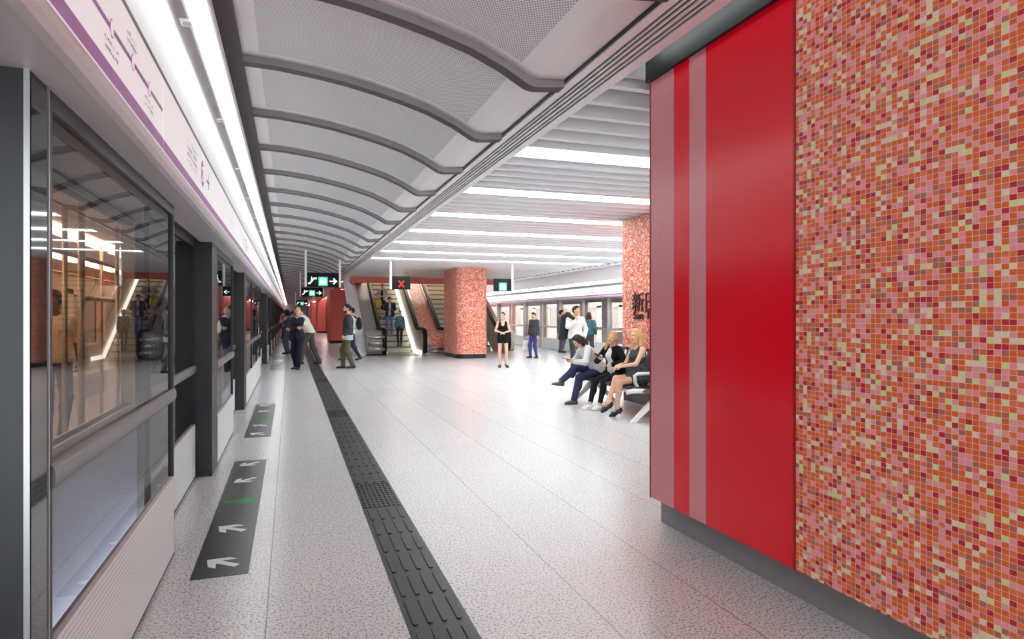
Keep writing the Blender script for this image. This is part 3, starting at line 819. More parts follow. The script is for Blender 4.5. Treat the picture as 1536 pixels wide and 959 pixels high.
# sign fascia panels of both platforms
def fascia(x, d, y0, y1, label, kind, group):
    """one sign panel; reading direction runs so that it faces the platform"""
    t = thing('sign_fascia', label, 'sign', (x, (y0 + y1) / 2, 2.245), group=group)
    m = MB(); a, b = sorted((x, x - d * .02))
    m.box((a, y0 + .004, 2.245), (b, y1 - .004, 2.585)); sp = m.build('sign_panel', (M_sign if d > 0 else mat('far_backlit_sign', (240, 238, 240), .4, emit=(255, 253, 255), estr=.35)), t)
    e = x + d * .0015
    def quad(m, ya, yb, za, zb, mi=0): 
        q = [(e, ya, za), (e, yb, za), (e, yb, zb), (e, ya, zb)]
        m.face(q if d > 0 else q[::-1], mi)
    m = MB(); quad(m, y0 + .004, y1 - .004, 2.250, 2.300); m.build('purple_band', M_purple, sp)
    right = Vector((0, d, 0)); up = Vector((0, 0, 1))
    rnd = random.Random(int(y0 * 10))
    def glyphs(m, yc, zc, w, h, rows):
        """rows of tiny illegible strokes"""
        for r in range(rows):
            z = zc + h / 2 - (r + .5) * h / rows; n = max(2, int(w / .018))
            for q in range(n):
                if rnd.random() < .15: continue
                yy = yc - w / 2 + (q + .5) * w / n; hh = h / rows * .62
                quad(m, yy - .0055, yy - .0035, z - hh / 2, z + hh / 2); quad(m, yy - .005, yy + .005, z + hh * rnd.uniform(-.4, .4), z + hh * rnd.uniform(-.4, .4) + .004)
                if rnd.random() < .6: quad(m, yy + .003, yy + .005, z - hh / 2, z + hh * rnd.uniform(0, .5))
    if kind == 'map':
        m = MB(); quad(m, y0 + .02, y1 - .30, 2.412, 2.432); m.build('route_line', M_purple, sp)
        m = MB(); quad(m, y1 - .30, y1 - .02, 2.412, 2.432); m.build('route_line', mat('grey_route_line', (190, 186, 194), .5), sp)
        y = y1 - .31; n = 0
        while y > y0 + .1:
            o = MB(); c = [(0, .020 * math.cos(a), .026 * math.sin(a)) for a in [2 * PI * q / 16 for q in range(16)]]
            o.face([(e + d * .002, y + p[1] * d, 2.422 + p[2]) for p in c], 0)
            ring = [(e + d * .001, y + p[1] * 1.3 * d, 2.422 + p[2] * 1.22) for p in c]; o.face(ring, 1)
            o.build('station_dot', [M_sign, M_purple], sp)
            g = MB(); glyphs(g, y, 2.355 if n % 2 == 0 else 2.49, .17, .055, 2); g.build('station_name', M_ink, sp)
            y -= .29; n += 1
    else:
        yc = (y0 + y1) / 2 if kind != 'exit' else (y0 + y1) / 2
        if kind == 'platform':
            g = MB(); glyphs(g, yc - .45 * d, 2.43, .42, .15, 4); g.build('lettering', M_ink, sp)
            o = MB(); c = [(.072 * math.cos(a), .088 * math.sin(a)) for a in [2 * PI * q / 28 for q in range(28)]]
            for q in range(28):
                p0, p1 = c[q], c[(q + 1) % 28]
                o.face([(e, yc + p0[0] * d, 2.43 + p0[1]), (e, yc + p1[0] * d, 2.43 + p1[1]), (e, yc + p1[0] * .0 * d, 2.43 + p1[1] * 0)], 0)
            o.build('platform_disc', M_purple, sp)
            o = MB(); place_text(o, '2', .14, (e + d * .002, yc, 2.38), right, up); o.build('platform_number', M_sign, sp)
            o = MB(); ya = yc + .28 * d
            for (a, b2, c2, d2) in ((-.07, .05, 2.422, 2.438),): quad(o, *sorted((ya + a * d, ya + b2 * d)), c2, d2)
            for s in (-1, 1):
                q = [(e, ya + .075 * d, 2.43), (e, ya + .02 * d, 2.43 + s * .055), (e, ya - .005 * d, 2.43 + s * .055), (e, ya + .045 * d, 2.43)]
                o.face(q, 0)
            o.build('arrow', M_teal, sp)
        else:
            g = MB(); glyphs(g, yc, 2.42, .55, .05, 1); g.build('lettering', mat('purple_lettering', (176, 120, 184), .5), sp)
    return t
edges = [-1.2, 3.25]
while edges[-1] < 46: edges.append(edges[-1] + 1.55 if len(edges) % 2 else edges[-1] + 2.9)
edges = [-1.2, 1.02, 3.25]
y = 3.25
while y < 48: edges += [y + 2.75, y + 4.46]; y += 4.46
n1 = 0
for i in range(1, len(edges) - 1):
    a, b = edges[i], edges[i + 1]
    if i == 1: fascia(-.542, 1, a, b, 'white sign fascia with a purple route line and station dots, nearest the camera', 'map', 'sign fascia panels over the left platform edge')
    else:
        k = 'platform' if i % 2 == 0 else 'exit'
        fascia(-.542, 1, a, b, ('white sign fascia with a purple number disc above the left doors, %s from camera' if k == 'platform' else 'white sign fascia with one short purple line of print, left doors, %s from camera') % ORD[min(23, (i - 2) // 2)], k, 'sign fascia panels over the left platform edge')
xf = XF - .16
yy = 13.0; i = 0
while yy < 38:
    k = 'platform' if i % 2 else 'exit'
    fascia(xf, -1, yy, yy + 2.6, 'white purple-banded sign fascia above the opposite doors, %s from the inscribed pillar' % ORD[i], k, 'sign fascia panels over the opposite platform edge')
    yy += 2.6; i += 1
# ------------------------------------------------------------------ platform screen doors
def screen_bay(name, label, x, d, ya, yb, group, gl, rail_m=M_rail, recess=0.0, mull=(), lock=False):
    """one glazed bay in the plane x, d=+1 platform on +x side"""
    xx = x - d * recess
    t = thing(name, label, 'platform screen door', (xx, (ya + yb) / 2, 0), group=group)
    a, b = sorted((xx, xx - d * .03))
    g = MB(); xm = (a + b) / 2
    q = [(xm, ya + .02, .49), (xm, yb - .02, .49), (xm, yb - .02, 2.15), (xm, ya + .02, 2.15)]
    g.face(q if d > 0 else q[::-1]); g.build('glass_pane', gl, t)
    f = MB(); f.box((a, ya, 2.13), (b, yb, 2.19)); f.box((a, ya, .02), (b, ya + .022, 2.13)); f.box((a, yb - .03, .02), (b, yb, 2.13)); f.box((a, ya, 0), (b, yb, .02))
    for y in mull: f.box((a, y - .03, .02), (b, y + .03, 2.13))
    f.build('door_frame', M_frame if d > 0 else M_edge, t)
    r = MB(); n = 8; pr = [(xx - d * .018, .967)] + [(xx + d * .014 * math.sin(PI * q / n) ** .5, .967 + .08 * q / n) for q in range(n + 1)] + [(xx - d * .018, 1.047)]
    r.prism(pr if d < 0 else pr[::-1], 'y', ya + .004, yb - .004); r.build('push_rail', rail_m, t)
    kx = sorted((xx + d * .004, xx - d * .028))
    MB().box((kx[0], ya + .024, .022), (kx[1], yb - .032, .49)).box((kx[0] - .001, ya + .024, .488), (kx[1] + .001, yb - .032, .497), 1).build('kick_panel', [M_kick, M_white], t)
    return t
X1 = -.69
posts = [2.13, 6.58, 11.06, 21.4] + [25.86 + 4.46 * k for k in range(20)]
GR = 'platform screen doors along the left platform edge'
for i, y in enumerate(posts[:16]):
    t = thing('door_post', 'dark grey full-height screen door post along the left platform edge, %s from the camera' % ORD[i], 'post', (X1 - .08, y, 0), group='posts of the left platform screen doors')
    w = .15 if i == 0 else .42
    MB().box((X1 - .30, y, 0), (X1, y + w, 2.19)).build('post_casing', M_dark if i else M_dark, t)
    if i == 0: MB().box((X1 - .01, y - .004, 0), (X1 + .004, y, 2.19)).box((X1 - .004, y + w - .006, 0), (X1 + .006, y + w, 2.19)).build('edge_trim', M_edge, t)
    if i == 0: MB().box((X1, y + .012, .01), (X1 + .003, y + w - .014, 2.17)).build('glass_cladding', mat('black_glass', (22, 22, 24), .04, spec=.8), t)
    MB().box((X1 - .295, y + w, 0), (X1 - .03, y + w + .02, 2.19)).build('seal_strip', M_black, t)
for i, y in enumerate(posts[:16]):
    nxt = posts[i + 1]
    if i == 2:
        screen_bay('screen_door', 'longest fixed glass screen, between the third and fourth posts of the left platform edge', X1, 1, y + .44, 17.0, GR, M_glass, mull=(13.3, 15.2))
        screen_bay('screen_door', 'recessed sliding glass door just before the fourth post of the left platform edge', X1, 1, 17.0, nxt, GR, M_glass, recess=.14)
        continue
    mid = y + 2.38
    a = y + (.17 if i == 0 else .44)
    screen_bay('screen_door', ('fixed glass screen with grey rail and ribbed kick panel nearest the camera' if i == 0 else 'fixed glass screen just beyond the %s post of the left platform edge' % ORD[i]), X1, 1, a, mid, GR, M_glass)
    screen_bay('screen_door', ('recessed sliding glass door beside the floor arrows nearest the camera' if i == 0 else 'recessed sliding glass door just before the %s post of the left platform edge' % ORD[i + 1]), X1, 1, mid + .02, nxt, GR, M_glass, recess=.14)
struct('trim_11', MB().box((X1 - .16, -3, 2.188), (X1 - .10, YE, 2.2)).box((X1 - .30, 100, 0), (X1 - .02, YE, 2.19)), M_frame)

# opposite platform edge
GF = 'platform screen doors along the opposite platform edge'
ys = [10.0]; 
while ys[-1] < 56: ys.append(ys[-1] + 2.23)
for i in range(len(ys) - 1):
    ya, yb = ys[i], ys[i + 1]
    screen_bay('screen_door', '%s glass screen door of the opposite platform edge, counting from the inscribed mosaic pillar' % ORD[i], XF, -1, ya + .06, yb - .06, GF, M_glassF, M_edge, recess=.0 if i % 2 else .10)
for i, y in enumerate(ys):
    t = thing('door_post', '%s slim dark post of the opposite platform doors, counting from the inscribed mosaic pillar' % ORD[i], 'post', (XF + .04, y, 0), group='posts of the opposite platform screen doors')
    MB().box((XF - .02, y - .035, 0), (XF + .13, y + .035, 2.19)).build('post_casing', M_steel, t)

# ------------------------------------------------------------------ trains
def train(label, x, d, y0, y1, openings, light_y, pale=None, bm_=None):
    """side wall plane x, platform on +d side"""
    t = thing('train_carriage', label, 'train', (x, (y0 + y1) / 2, -1.0))
    X = lambda o: x - d * o
    def bx(m, o0, o1, ya, yb, za, zb, mi=0):
        a, b = sorted((X(o0), X(o1))); m.box((a, ya, za), (b, yb, zb), mi); return m
    body = MB(); cur = y0
    for (a, b, za, zb) in sorted(openings):
        bx(body, 0, .06, cur, a, -1.0, 3.0); bx(body, 0, .06, a, b, -1.0, za); bx(body, 0, .06, a, b, zb, 3.0); cur = b
    bx(body, 0, .06, cur, y1, -1.0, 3.0)
    bx(body, .0, 2.9, y0, y0 + .08, -1, 3.0); bx(body, .0, 2.9, y1 - .08, y1, -1, 3.0); bx(body, 0.05, 2.9, y0, y1, 2.95, 3.05)
    body.build('body_shell', bm_ or M_train, t)
    if pale: bx(MB(), -.012, 0, pale[0], pale[1], -.6, .86).build('lower_side_panel', M_trainL, t)
    for (a, b, za, zb) in openings:
        w = MB(); bx(w, -.012, .07, a, b, za - .035, za); bx(w, -.012, .07, a, b, zb, zb + .03); bx(w, -.012, .07, a, a + .03, za, zb); bx(w, -.012, .07, b - .03, b, za, zb)
        fr = w.build('window_frame', M_pole, t)
    inn = MB(); bx(inn, 2.78, 2.84, y0 + .08, y1 - .08, -.02, .95); bx(inn, 2.78, 2.84, y0 + .08, y1 - .08, 1.9, 2.4)
    yy = y0 + .1
    while yy < y1: bx(inn, 2.78, 2.84, yy, yy + .5, .9, 2.0); yy += 2.2
    bx(inn, .06, 2.84, y0 + .08, y1 - .08, 2.32, 2.40)
    inn.build('interior_lining', M_warm if d > 0 else mat('train_interior_pale', (232, 226, 220), .6), t)
    bx(MB(), .06, 2.84, y0 + .08, y1 - .08, -.06, 0).build('carriage_floor', M_trfloor, t)
    bx(MB(), 2.86, 2.88, y0 + .08, y1 - .08, .9, 2.0).build('far_window_band', mat('train_far_window', (200, 190, 180), .4), t)
    for o in (1.0, 1.9):
        la = light_y[0]
        while la < light_y[1]:
            bx(MB(), o - .12, o + .12, la, la + 1.9, 2.29, 2.318).build('lamp', M_warmlamp if d > 0 else mat('train_lamp_white', (255, 255, 255), .5, emit=(255, 248, 240), estr=12.0), t); la += 2.2
    # seats, poles and grab rails
    yy = y0 + .8
    while yy < min(y1, 24):
        bm = MB(); bx(bm, 2.35, 2.78, yy, yy + 2.2, .38, .45); bx(bm, 2.66, 2.78, yy, yy + 2.2, .45, .92); bx(bm, 2.5, 2.78, yy + .1, yy + 2.1, 0, .38)
        bm.build('bench_seat', mat('train_seat', (214, 202, 196), .5), t); yy += 3.3
    return t, X
TL, XL = train('dark train carriage with warm-lit interior behind the left screen doors', -1.05, 1, 2.42, 26.0,
               [(3.40, 5.17, .885, 2.14), (7.15, 7.75, .05, 2.05), (9.4, 11.0, .885, 2.05), (12.4, 13.7, .05, 2.05), (15.5, 17.2, .885, 2.05), (19.0, 20.4, .05, 2.05)], (2.7, 24), pale=(2.5, 5.22))
for (xx, y) in ((-1.28, 4.85), (-1.62, 5.72), (-2.05, 7.7), (-2.05, 8.5), (-2.05, 9.7), (-1.5, 6.75), (-2.05, 12.5)):
    MB().cyl((xx, y, 0), (xx, y, 2.32), .019, 12).build('grab_pole', M_pole, TL)
for xx, ya, yb in ((-1.62, 3.0, 20), (-2.4, 3.0, 20)):
    MB().tube([(xx, ya, 1.98), (xx, yb, 1.98)], .017, 10).build('grab_rail', M_pole, TL)
MB().tube([(-2.05, 7.7, 1.69), (-2.05, 8.5, 1.69), (-2.05, 9.7, 1.69)], .032, 10).build('grab_rail', M_pole, TL)
TR, XR = train('pale warm-lit train carriage behind the opposite platform doors', XF + .42, -1, 8, 52,
               [(9 + 4.46 * k, 10.3 + 4.46 * k, .1, 2.05) for k in range(9)] + [(11.0 + 4.46 * k, 12.8 + 4.46 * k, .9, 2.0) for k in range(9)], (8.5, 50), bm_=mat('train_body_silver', (206, 206, 214), .4, .2))
# ------------------------------------------------------------------ red panel and mosaic wall on the right
PX = 2.42
w = MB()
w.box((PX + .10, -6, .213), (3.6, 3.965, 3.156), 0)
w.box((PX, -6, .213), (PX + .10, 2.596, 3.156), 1)
struct('wall_mosaic', w, [M_plinth, M_mos])
struct('baseboard_right', MB().box((2.555, -6, 0), (3.55, 4.05, .213)), M_plinth)
struct('trim_12', MB().box((PX - .025, -6, 3.158), (3.6, 4.0, 3.42)), M_band)
t = thing('wall_panel', 'tall glossy red wall panel with two pale stripes beside the mosaic wall', 'wall panel', (PX, 3.3, .213))
MB().box((PX, 2.603, .213), (PX + .10, 3.332, 3.156)).box((PX, 3.506, .213), (PX + .10, 3.680, 3.156)).build('red_sheet', M_red, t)
MB().box((PX, 3.332, .213), (PX + .10, 3.506, 3.156)).box((PX, 3.680, .213), (PX + .10, 3.968, 3.156)).build('pale_stripe', M_rose, t)
MB().box((PX - .003, 3.968, .210), (PX + .10, 3.981, 3.157)).box((PX - .004, 2.590, .213), (PX + .002, 2.603, 3.156)).build('edge_trim', M_redEdge, t)

# ------------------------------------------------------------------ mosaic pillars
def rrect(x0, y0, x1, y1, r, n=6, ch=None):
    P = []
    for cx, cy, a0 in ((x1 - r, y0 + r, -90), (x1 - r, y1 - r, 0), (x0 + r, y1 - r, 90), (x0 + r, y0 + r, 180)):
        for k in range(n + 1):
            a = math.radians(a0 + 90 * k / n); P.append((cx + r * math.cos(a), cy + r * math.sin(a)))
    return P
def pillar(label, x0, y0, x1, y1, r):
    t = thing('mosaic_pillar', label, 'pillar', ((x0 + x1) / 2, (y0 + y1) / 2, 0), kind='thing')
    MB().prism(rrect(x0, y0, x1, y1, r), 'z', .15, 3.196, 0, smooth=False).build('tiled_shaft', M_mosP, t)
    MB().prism(rrect(x0 + .015, y0 + .015, x1 - .015, y1 - .015, r), 'z', 0, .15, 0).build('plinth', M_black, t)
    return t
pillar('free-standing red mosaic pillar between the escalators and the woman in a black dress', 5.53, 21.75, 6.66, 24.1, .30)
mp = pillar('red mosaic pillar with the dark station name, behind the black bench', 5.62, 7.6, 6.9, 10.22, .06)
lt = MB(); xw = 5.62 - .012
place_text(lt, '\u65b0\u7530', .36, (xw, 9.40, 1.60), (0, -1, 0), (0, 0, 1), extrude=.010, align='CENTER', sx=1.15)
place_text(lt, 'San Tin', .20, (xw, 9.40, 1.44), (0, -1, 0), (0, 0, 1), extrude=.010, align='CENTER', sx=1.25)
lt.build('station_name', mat('dark_brown_letters', (62, 34, 32), .5), mp)

# ------------------------------------------------------------------ floor stickers
def arrow_mesh(mb, cx, cy, ang, s, z, mi=0):
    """flat arrow, pointing along ang"""
    pl = [(-.5, -.10), (.10, -.10), (-.16, -.36), (.10, -.36), (.50, 0), (.10, .36), (-.16, .36), (.10, .10), (-.5, .10)]
    c, n = math.cos(ang), math.sin(ang)
    q = [(cx + (x * c - y * n) * s, cy + (x * n + y * c) * s) for x, y in pl]
    P = lambda i: (q[i][0], q[i][1], z)
    for f in ((0, 1, 7, 8), (1, 2, 3, 4), (1, 4, 7), (4, 5, 6, 7)): mb.face([P(i) for i in f], mi)
mats_y = [4.02, 8.50, 19.0, 23.4, 27.85, 32.3, 36.75, 41.2, 45.7, 50.1]
for i, y in enumerate(mats_y):
    t = thing('floor_sticker', 'dark floor sticker with white and green boarding arrows, %s along the left platform edge' % ORD[i], 'floor sticker', (-.383, y + 1.565, 0), group='boarding arrow stickers on the floor')
    MB().box((-.537, y, .0002), (-.229, y + 3.13, .003)).build('sticker_base', M_mat, t)
    for dy, a in ((.22, 140), (.88, 140), (2.28, 220), (2.95, 220)):
        m = MB(); arrow_mesh(m, -.39, y + dy, math.radians(a), .235, .0042); m.build('white_arrow', M_arrow, t)
    m = MB(); arrow_mesh(m, -.375, y + 1.58, 0, .26, .0042); m.build('green_arrow', M_garrow, t)

# ------------------------------------------------------------------ tactile guide strip
def bar(m, x, y0, y1, r=.013, z=.004, hgt=.005):
    P = []
    for k in range(7): a = PI + PI * k / 6; P.append((x + r * math.cos(a), y0 + r + r * math.sin(a)))
    for k in range(7): a = PI * k / 6; P.append((x + r * math.cos(a), y1 - r + r * math.sin(a)))
    m.prism(P, 'z', z, z + hgt)
TX0, TX1 = .533, .837
secs = [(-1.0, 5.06, 'b'), (5.06, 5.80, 'd'), (5.80, 9.75, 'b'), (9.75, 10.45, 'd'), (10.45, 15.1, 'b'), (15.1, 15.8, 'd'), (15.8, 24.0, 'b'), (24.0, 40.0, 'b'), (40, 70, 'p')]
tl = {0: 'black tactile floor strip with raised bars, nearest the camera', 1: 'black tactile floor plate with raised dots, nearest the camera', 2: 'black tactile strip with bars between the first and second dotted plates',
      3: 'second dotted black tactile floor plate from the camera', 4: 'black tactile strip with bars beyond the second dotted plate', 5: 'third dotted black tactile floor plate, before the standing group',
      6: 'black tactile strip with bars running under the standing group', 7: 'far black tactile strip beyond the man in a white T-shirt', 8: 'farthest plain black tactile strip near the red columns'}
for i, (a, b, kd) in enumerate(secs):
    m = MB(); m.box((TX0, a + .002, .0), (TX1, b - .002, .004))
    if kd == 'b':
        n = max(1, round((b - a) / .338)); st = (b - a) / n
        for r in range(n):
            for c in range(4): bar(m, TX0 + .042 + c * .073, a + r * st + .03, a + (r + 1) * st - .03)
    elif kd == 'd':
        for r in range(12):
            for c in range(8):
                cx, cy = TX0 + .024 + c * .0365 , a + (b - a) * (r + .5) / 12
                m.prism([(cx + .011 * math.cos(q), cy + .011 * math.sin(q)) for q in [2 * PI * k / 10 for k in range(10)]], 'z', .004, .009)
    o = m.build('tactile_strip', M_tact); tag(o, tl[i], 'tactile paving', 'sections of the tactile guide path')

# ------------------------------------------------------------------ hanging signs
def strokes(m, pts, wd, O, sc, y, mi=0):
    P = [(O[0] + p[0] * sc, O[1] + p[1] * sc) for p in pts]
    for a, b in zip(P[:-1], P[1:]):
        dx, dz = b[0] - a[0], b[1] - a[1]; L = math.hypot(dx, dz) + 1e-9; nx, nz = -dz / L * wd / 2, dx / L * wd / 2; ex, ez = dx / L * wd * .3, dz / L * wd * .3
        m.face([(a[0] - nx - ex, y, a[1] - nz - ez), (b[0] - nx + ex, y, b[1] - nz + ez), (b[0] + nx + ex, y, b[1] + nz + ez), (a[0] + nx - ex, y, a[1] + nz - ez)], mi)
def disc(m, c, r, y, mi=0, n=14): m.face([(c[0] + r * math.cos(2 * PI * k / n), y, c[1] + r * math.sin(2 * PI * k / n)) for k in range(n)], mi)
def lift_picto(t, cx, cz, s, y):
    MB().box((cx - s / 2, y - .004, cz - s / 2), (cx + s / 2, y, cz + s / 2)).build('green_square', M_green, t)
    m = MB(); yy = y - .006
    for k, x in enumerate((-.2, 0, .2)):
        disc(m, (cx + x * s, cz + .13 * s), .062 * s, yy); m.face([(cx + (x - .07) * s, yy, cz - .28 * s), (cx + (x + .07) * s, yy, cz - .28 * s), (cx + (x + .07) * s, yy, cz + .06 * s), (cx + (x - .07) * s, yy, cz + .06 * s)])
    for x in (-.14, .14): strokes(m, [(x - .07, .30), (x, .38), (x + .07, .30)], .03 * s, (cx, cz), s, yy)
    strokes(m, [(-.33, -.34), (.33, -.34), (.33, .26), (-.33, .26), (-.33, -.34)], .03 * s, (cx, cz), s, yy)
    m.build('lift_pictogram', M_lit, t)
def hang_sign(label, xa, xb, y, za, zb, ztop, posts, content):
    t = thing('hanging_sign', label, 'sign', ((xa + xb) / 2, y, za), group=None)
    rt_ = t; t = MB().rbox((xa, y, za), (xb, y + .09, zb), .008).build('sign_board', M_signB, t)
    for px in posts: MB().box((px - .032, y + .01, za), (px + .032, y + .08, ztop)).build('hanger_post', M_white, rt_)
    h = zb - za; yy = y - .003
    if content == 'way':
        w = xb - xa
        m = MB(); O = (xa + .17 * w, za + .42 * h)
        strokes(m, [(-.5, -.36), (-.30, -.36), (.20, .26), (.5, .26)], .015, O, .24, yy); strokes(m, [(-.5, -.36), (-.52, -.28), (-.36, -.22), (.14, .40), (.5, .40), (.52, .30)], .013, O, .24, yy)
        strokes(m, [(-.12, .08), (-.12, .34)], .03, O, .24, yy); disc(m, (O[0] - .12 * .24, O[1] + .48 * .24), .019, yy)
        m.build('escalator_pictogram', M_lit, t)
        lift_picto(t, xa + .50 * w, za + .40 * h, .285, y)
        m = MB(); O = (xa + .82 * w, za + .42 * h); strokes(m, [(-.5, 0), (.46, 0)], .036, O, .20, yy); strokes(m, [(.05, .42), (.48, 0), (.05, -.42)], .036, O, .20, yy)
        m.build('arrow', M_lit, t)
    elif content == 'x':
        m = MB(); O = ((xa + xb) / 2, za + .42 * h); strokes(m, [(-.5, -.62), (.5, .62)], .040, O, .15, yy); strokes(m, [(.5, -.62), (-.5, .62)], .040, O, .15, yy - .001)
        m.build('red_cross', M_litred, t)
    elif content == 'lift': lift_picto(t, (xa + xb) / 2, za + .36 * h, .27, y)
    return rt_
hang_sign('black hanging sign with escalator symbol, green lift symbol and arrow, nearest of the row', .50, 1.46, 20.9, 2.40, 2.85, 3.55, (.46, 1.49), 'way')
hang_sign('black hanging escalator and lift sign, second of the row over the platform', .50, 1.46, 31.5, 2.40, 2.83, 3.55, (.46, 1.49), 'way')
hang_sign('black hanging escalator and lift sign, third and smallest of the row by the red columns', .50, 1.46, 58.0, 2.40, 2.83, 3.55, (.46, 1.49), 'way')
hang_sign('black hanging sign with a red cross in front of the escalator', 2.98, 3.55, 19.9, 2.32, 2.73, 3.2, (2.945,), 'x')
hang_sign('black hanging sign with a green lift symbol right of the free-standing pillar', 6.32, 6.92, 20.0, 2.31, 2.72, 3.2, (6.96,), 'lift')

# ------------------------------------------------------------------ escalators
TAN = math.tan(math.radians(30))
def slope(y, z0, y0=26.0): return z0 + max(0, y - y0) * TAN
def balustrade(t, xa, xb, hand_x, inner, skirt=False, outer=False):
    """solid balustrade between xa and xb; inner = +1 inner face towards +x"""
    y1 = 35.5; top = .93
    pf = [(24.62, .05), (24.50, .16), (24.44, .42), (24.46, .70), (24.56, .86), (24.74, top)]
    pf2 = [(26.0, top), (y1, slope(y1, top)), (y1, slope(y1, -.25)), (26.2, .0)]
    b = MB(); poly = pf + pf2
    b.prism(poly[::-1], 'x', xa, xb, 0); bo = b.build('balustrade', mat('balustrade_grey', (158, 154, 152), .5, .1) if not skirt else M_warmsteel, t)
    ring = MB(); P = [(hand_x, 24.80, .16), (hand_x, 24.54, .10), (hand_x, 24.41, .28), (hand_x, 24.38, .50), (hand_x, 24.42, .74), (hand_x, 24.54, .93), (hand_x, 24.80, .985), (hand_x, 25.9, .985), (hand_x, 26.1, 1.02)]
    P += [(hand_x, y1, slope(y1, .985))]
    ring.tube(P, .058, 12, ry=1.45); ring.build('handrail', M_hand, bo)
    if outer:
        for k, z in enumerate((.25, .47, .69)):
            MB().tube([(xa + .06, 24.47 - .02, z), (xb - .10, 24.43, z)], .085, 10).build('newel_ridge', M_steel, bo)
def steps(t, xa, xb, n=22):
    for k in range(n):
        y = 26.0 + k * .40; z = k * .40 * TAN
        m = MB(); m.box((xa, y, z - .25), (xb, y + .42, z + .002), 1); m.face([(xa, y, z + .0025), (xb, y, z + .0025), (xb, y + .4, z + .0025), (xa, y + .4, z + .0025)], 0)
        m.box((xa, y - .006, z - .055), (xb, y + .03, z + .004), 2)  # dark olive band along the top of each riser
        m.build('step', [M_step, M_riser, M_riserTop], t)
    MB().box((xa, 24.45, .0), (xb, 26.0, .012)).build('landing_plate', M_comb, t)
e1 = thing('escalator', 'escalator carrying three people down, left of the mosaic infill', 'escalator', (4.15, 24.4, 0))
balustrade(e1, 2.72, 3.47, 3.38, 1, outer=True); balustrade(e1, 4.83, 5.08, 4.93, -1, skirt=True)
steps(e1, 3.52, 4.74)
for xa, xb in ((3.47, 3.52), (4.74, 4.83)):
    m = MB(); q = [(24.6, .012), (26.0, .012), (35.2, slope(35.2, 0)), (35.2, slope(35.2, .13)), (26.0, .13), (24.6, .13)]
    m.prism(q, 'x', xa, xb); m.build('skirt_light' if xa > 4 else 'skirt', mat('skirt_lamp', (255, 255, 250), .5, emit=(255, 252, 240), estr=1.7) if xa > 4 else M_warmsteel, e1)
m = MB(); q = [(24.75, 0), (26.2, 0), (35.5, slope(35.5, -.2)), (35.5, slope(35.5, 1.25)), (25.9, 1.1), (25.3, .55)]
m.prism(q, 'x', 2.42, 2.72); m.build('outer_cladding', M_white, e1)
MB().box((2.45, 24.02, .0), (5.5, 24.10, .006)).build('threshold_strip', M_black, e1)
inf = thing('infill_panel', 'sloping red mosaic infill between the two escalators', 'panel', (5.4, 25, 0))
m = MB(); q = [(24.55, .35), (24.55, .80), (26.0, .86), (35.5, slope(35.5, .86)), (35.5, slope(35.5, .2)), (26.2, .35)]
m.prism(q[::-1], 'x', 5.084, 5.716); m.build('mosaic_face', M_mosP, inf)
m = MB(); m.box((5.084, 24.56, .0), (5.716, 26.2, .35)); m.build('base', M_steel, inf)
for z in (.12, .28): MB().tube([(5.10, 24.52, z), (5.70, 24.52, z)], .07, 10).build('newel_ridge', M_steel, inf)
# lights washing the infill (small lamp rail under the red beam)
e2 = thing('escalator', 'escalator half hidden behind the free-standing mosaic pillar', 'escalator', (7.1, 24.4, 0))
balustrade(e2, 5.72, 5.96, 5.85, 1, skirt=True); balustrade(e2, 8.22, 8.60, 8.34, -1, skirt=True)
steps(e2, 6.0, 8.18)
# enclosure of the escalator shaft and the red beam above it
M_shaft = mat('shaft_wall', (214, 206, 190), .6)
struct('wall_shaft', MB().box((8.62, 28.9, 3.2), (8.8, 38, 8)).box((8.62, 30.5, 0), (8.8, 38, 3.2)).box((2.3, 28.9, 3.24), (2.42, 38, 8)).box((3.03, 36.6, 0), (8.8, 36.8, 8)).box((2.3, 28.6, 7.4), (8.8, 38, 7.5)).box((2.42, 28.7, 3.24), (8.8, 28.9, 8)), M_shaft)
for i, y in enumerate((32.6, 35.2)):
    t = thing('ceiling_light', ('white lamp panel high in the escalator shaft, nearer one', 'white lamp panel high in the escalator shaft, farther one')[i], 'light', (5.5, y, 7.35))
    MB().box((3.9, y - .5, 7.33), (8.0, y + .5, 7.35)).build('diffuser', mat('shaft_lamp', (255, 250, 240), .5, emit=(255, 248, 236), estr=13.0), t)
    MB().box((3.85, y - .55, 7.35), (8.05, y + .55, 7.4)).build('housing', M_white, t)
struct('beam_red', MB().box((2.50, 28.45, 2.955), (9.8, 28.85, 3.22)).box((2.50, 28.85, 2.955), (3.05, 36.0, 3.22)).box((2.26, 36.0, 2.93), (2.6, 66, 3.22)), M_coral)
red = [('ribbed red column block left of the escalator', 2.02, 36.0, 3.0, 38.5), ('red column block standing second beyond the escalator', 2.22, 58.0, 3.0, 61.0), ('farthest red column block along the platform', 2.05, 70.0, 3.0, 74.0)]
for lb, x0, y0, x1, y1 in red:
    t = thing('red_column', lb, 'column', ((x0 + x1) / 2, (y0 + y1) / 2, 0), kind='thing')
    MB().prism(rrect(x0, y0, x1, y1, .10, 3), 'z', .16, 2.925).build('red_cladding', M_coral, t)
    for k in range(3): MB().box((x0 - .012, y0 + .5 + k * .6, .16), (x0, y0 + .56 + k * .6, 2.925)).build('cladding_rib', M_coral, t)
    MB().prism(rrect(x0 + .03, y0 + .03, x1 - .03, y1 - .03, .08, 3), 'z', 0, .16).build('plinth', M_black, t)
struct('ceiling_side', MB().box((2.25, 28.86, 3.23), (2.49, 36, 3.3)).box((2.25, 38.6, 3.25), (3.3, YE, 3.3)), M_white)
t = thing('ceiling_light', 'long white fill light added in the ceiling beside the far red columns', 'light', (2.8, 38.6, 3.22))  # added fixture that brightens the far hall
MB().box((2.70, 39, 3.225), (2.92, 112, 3.235)).build('diffuser', M_strip, t)
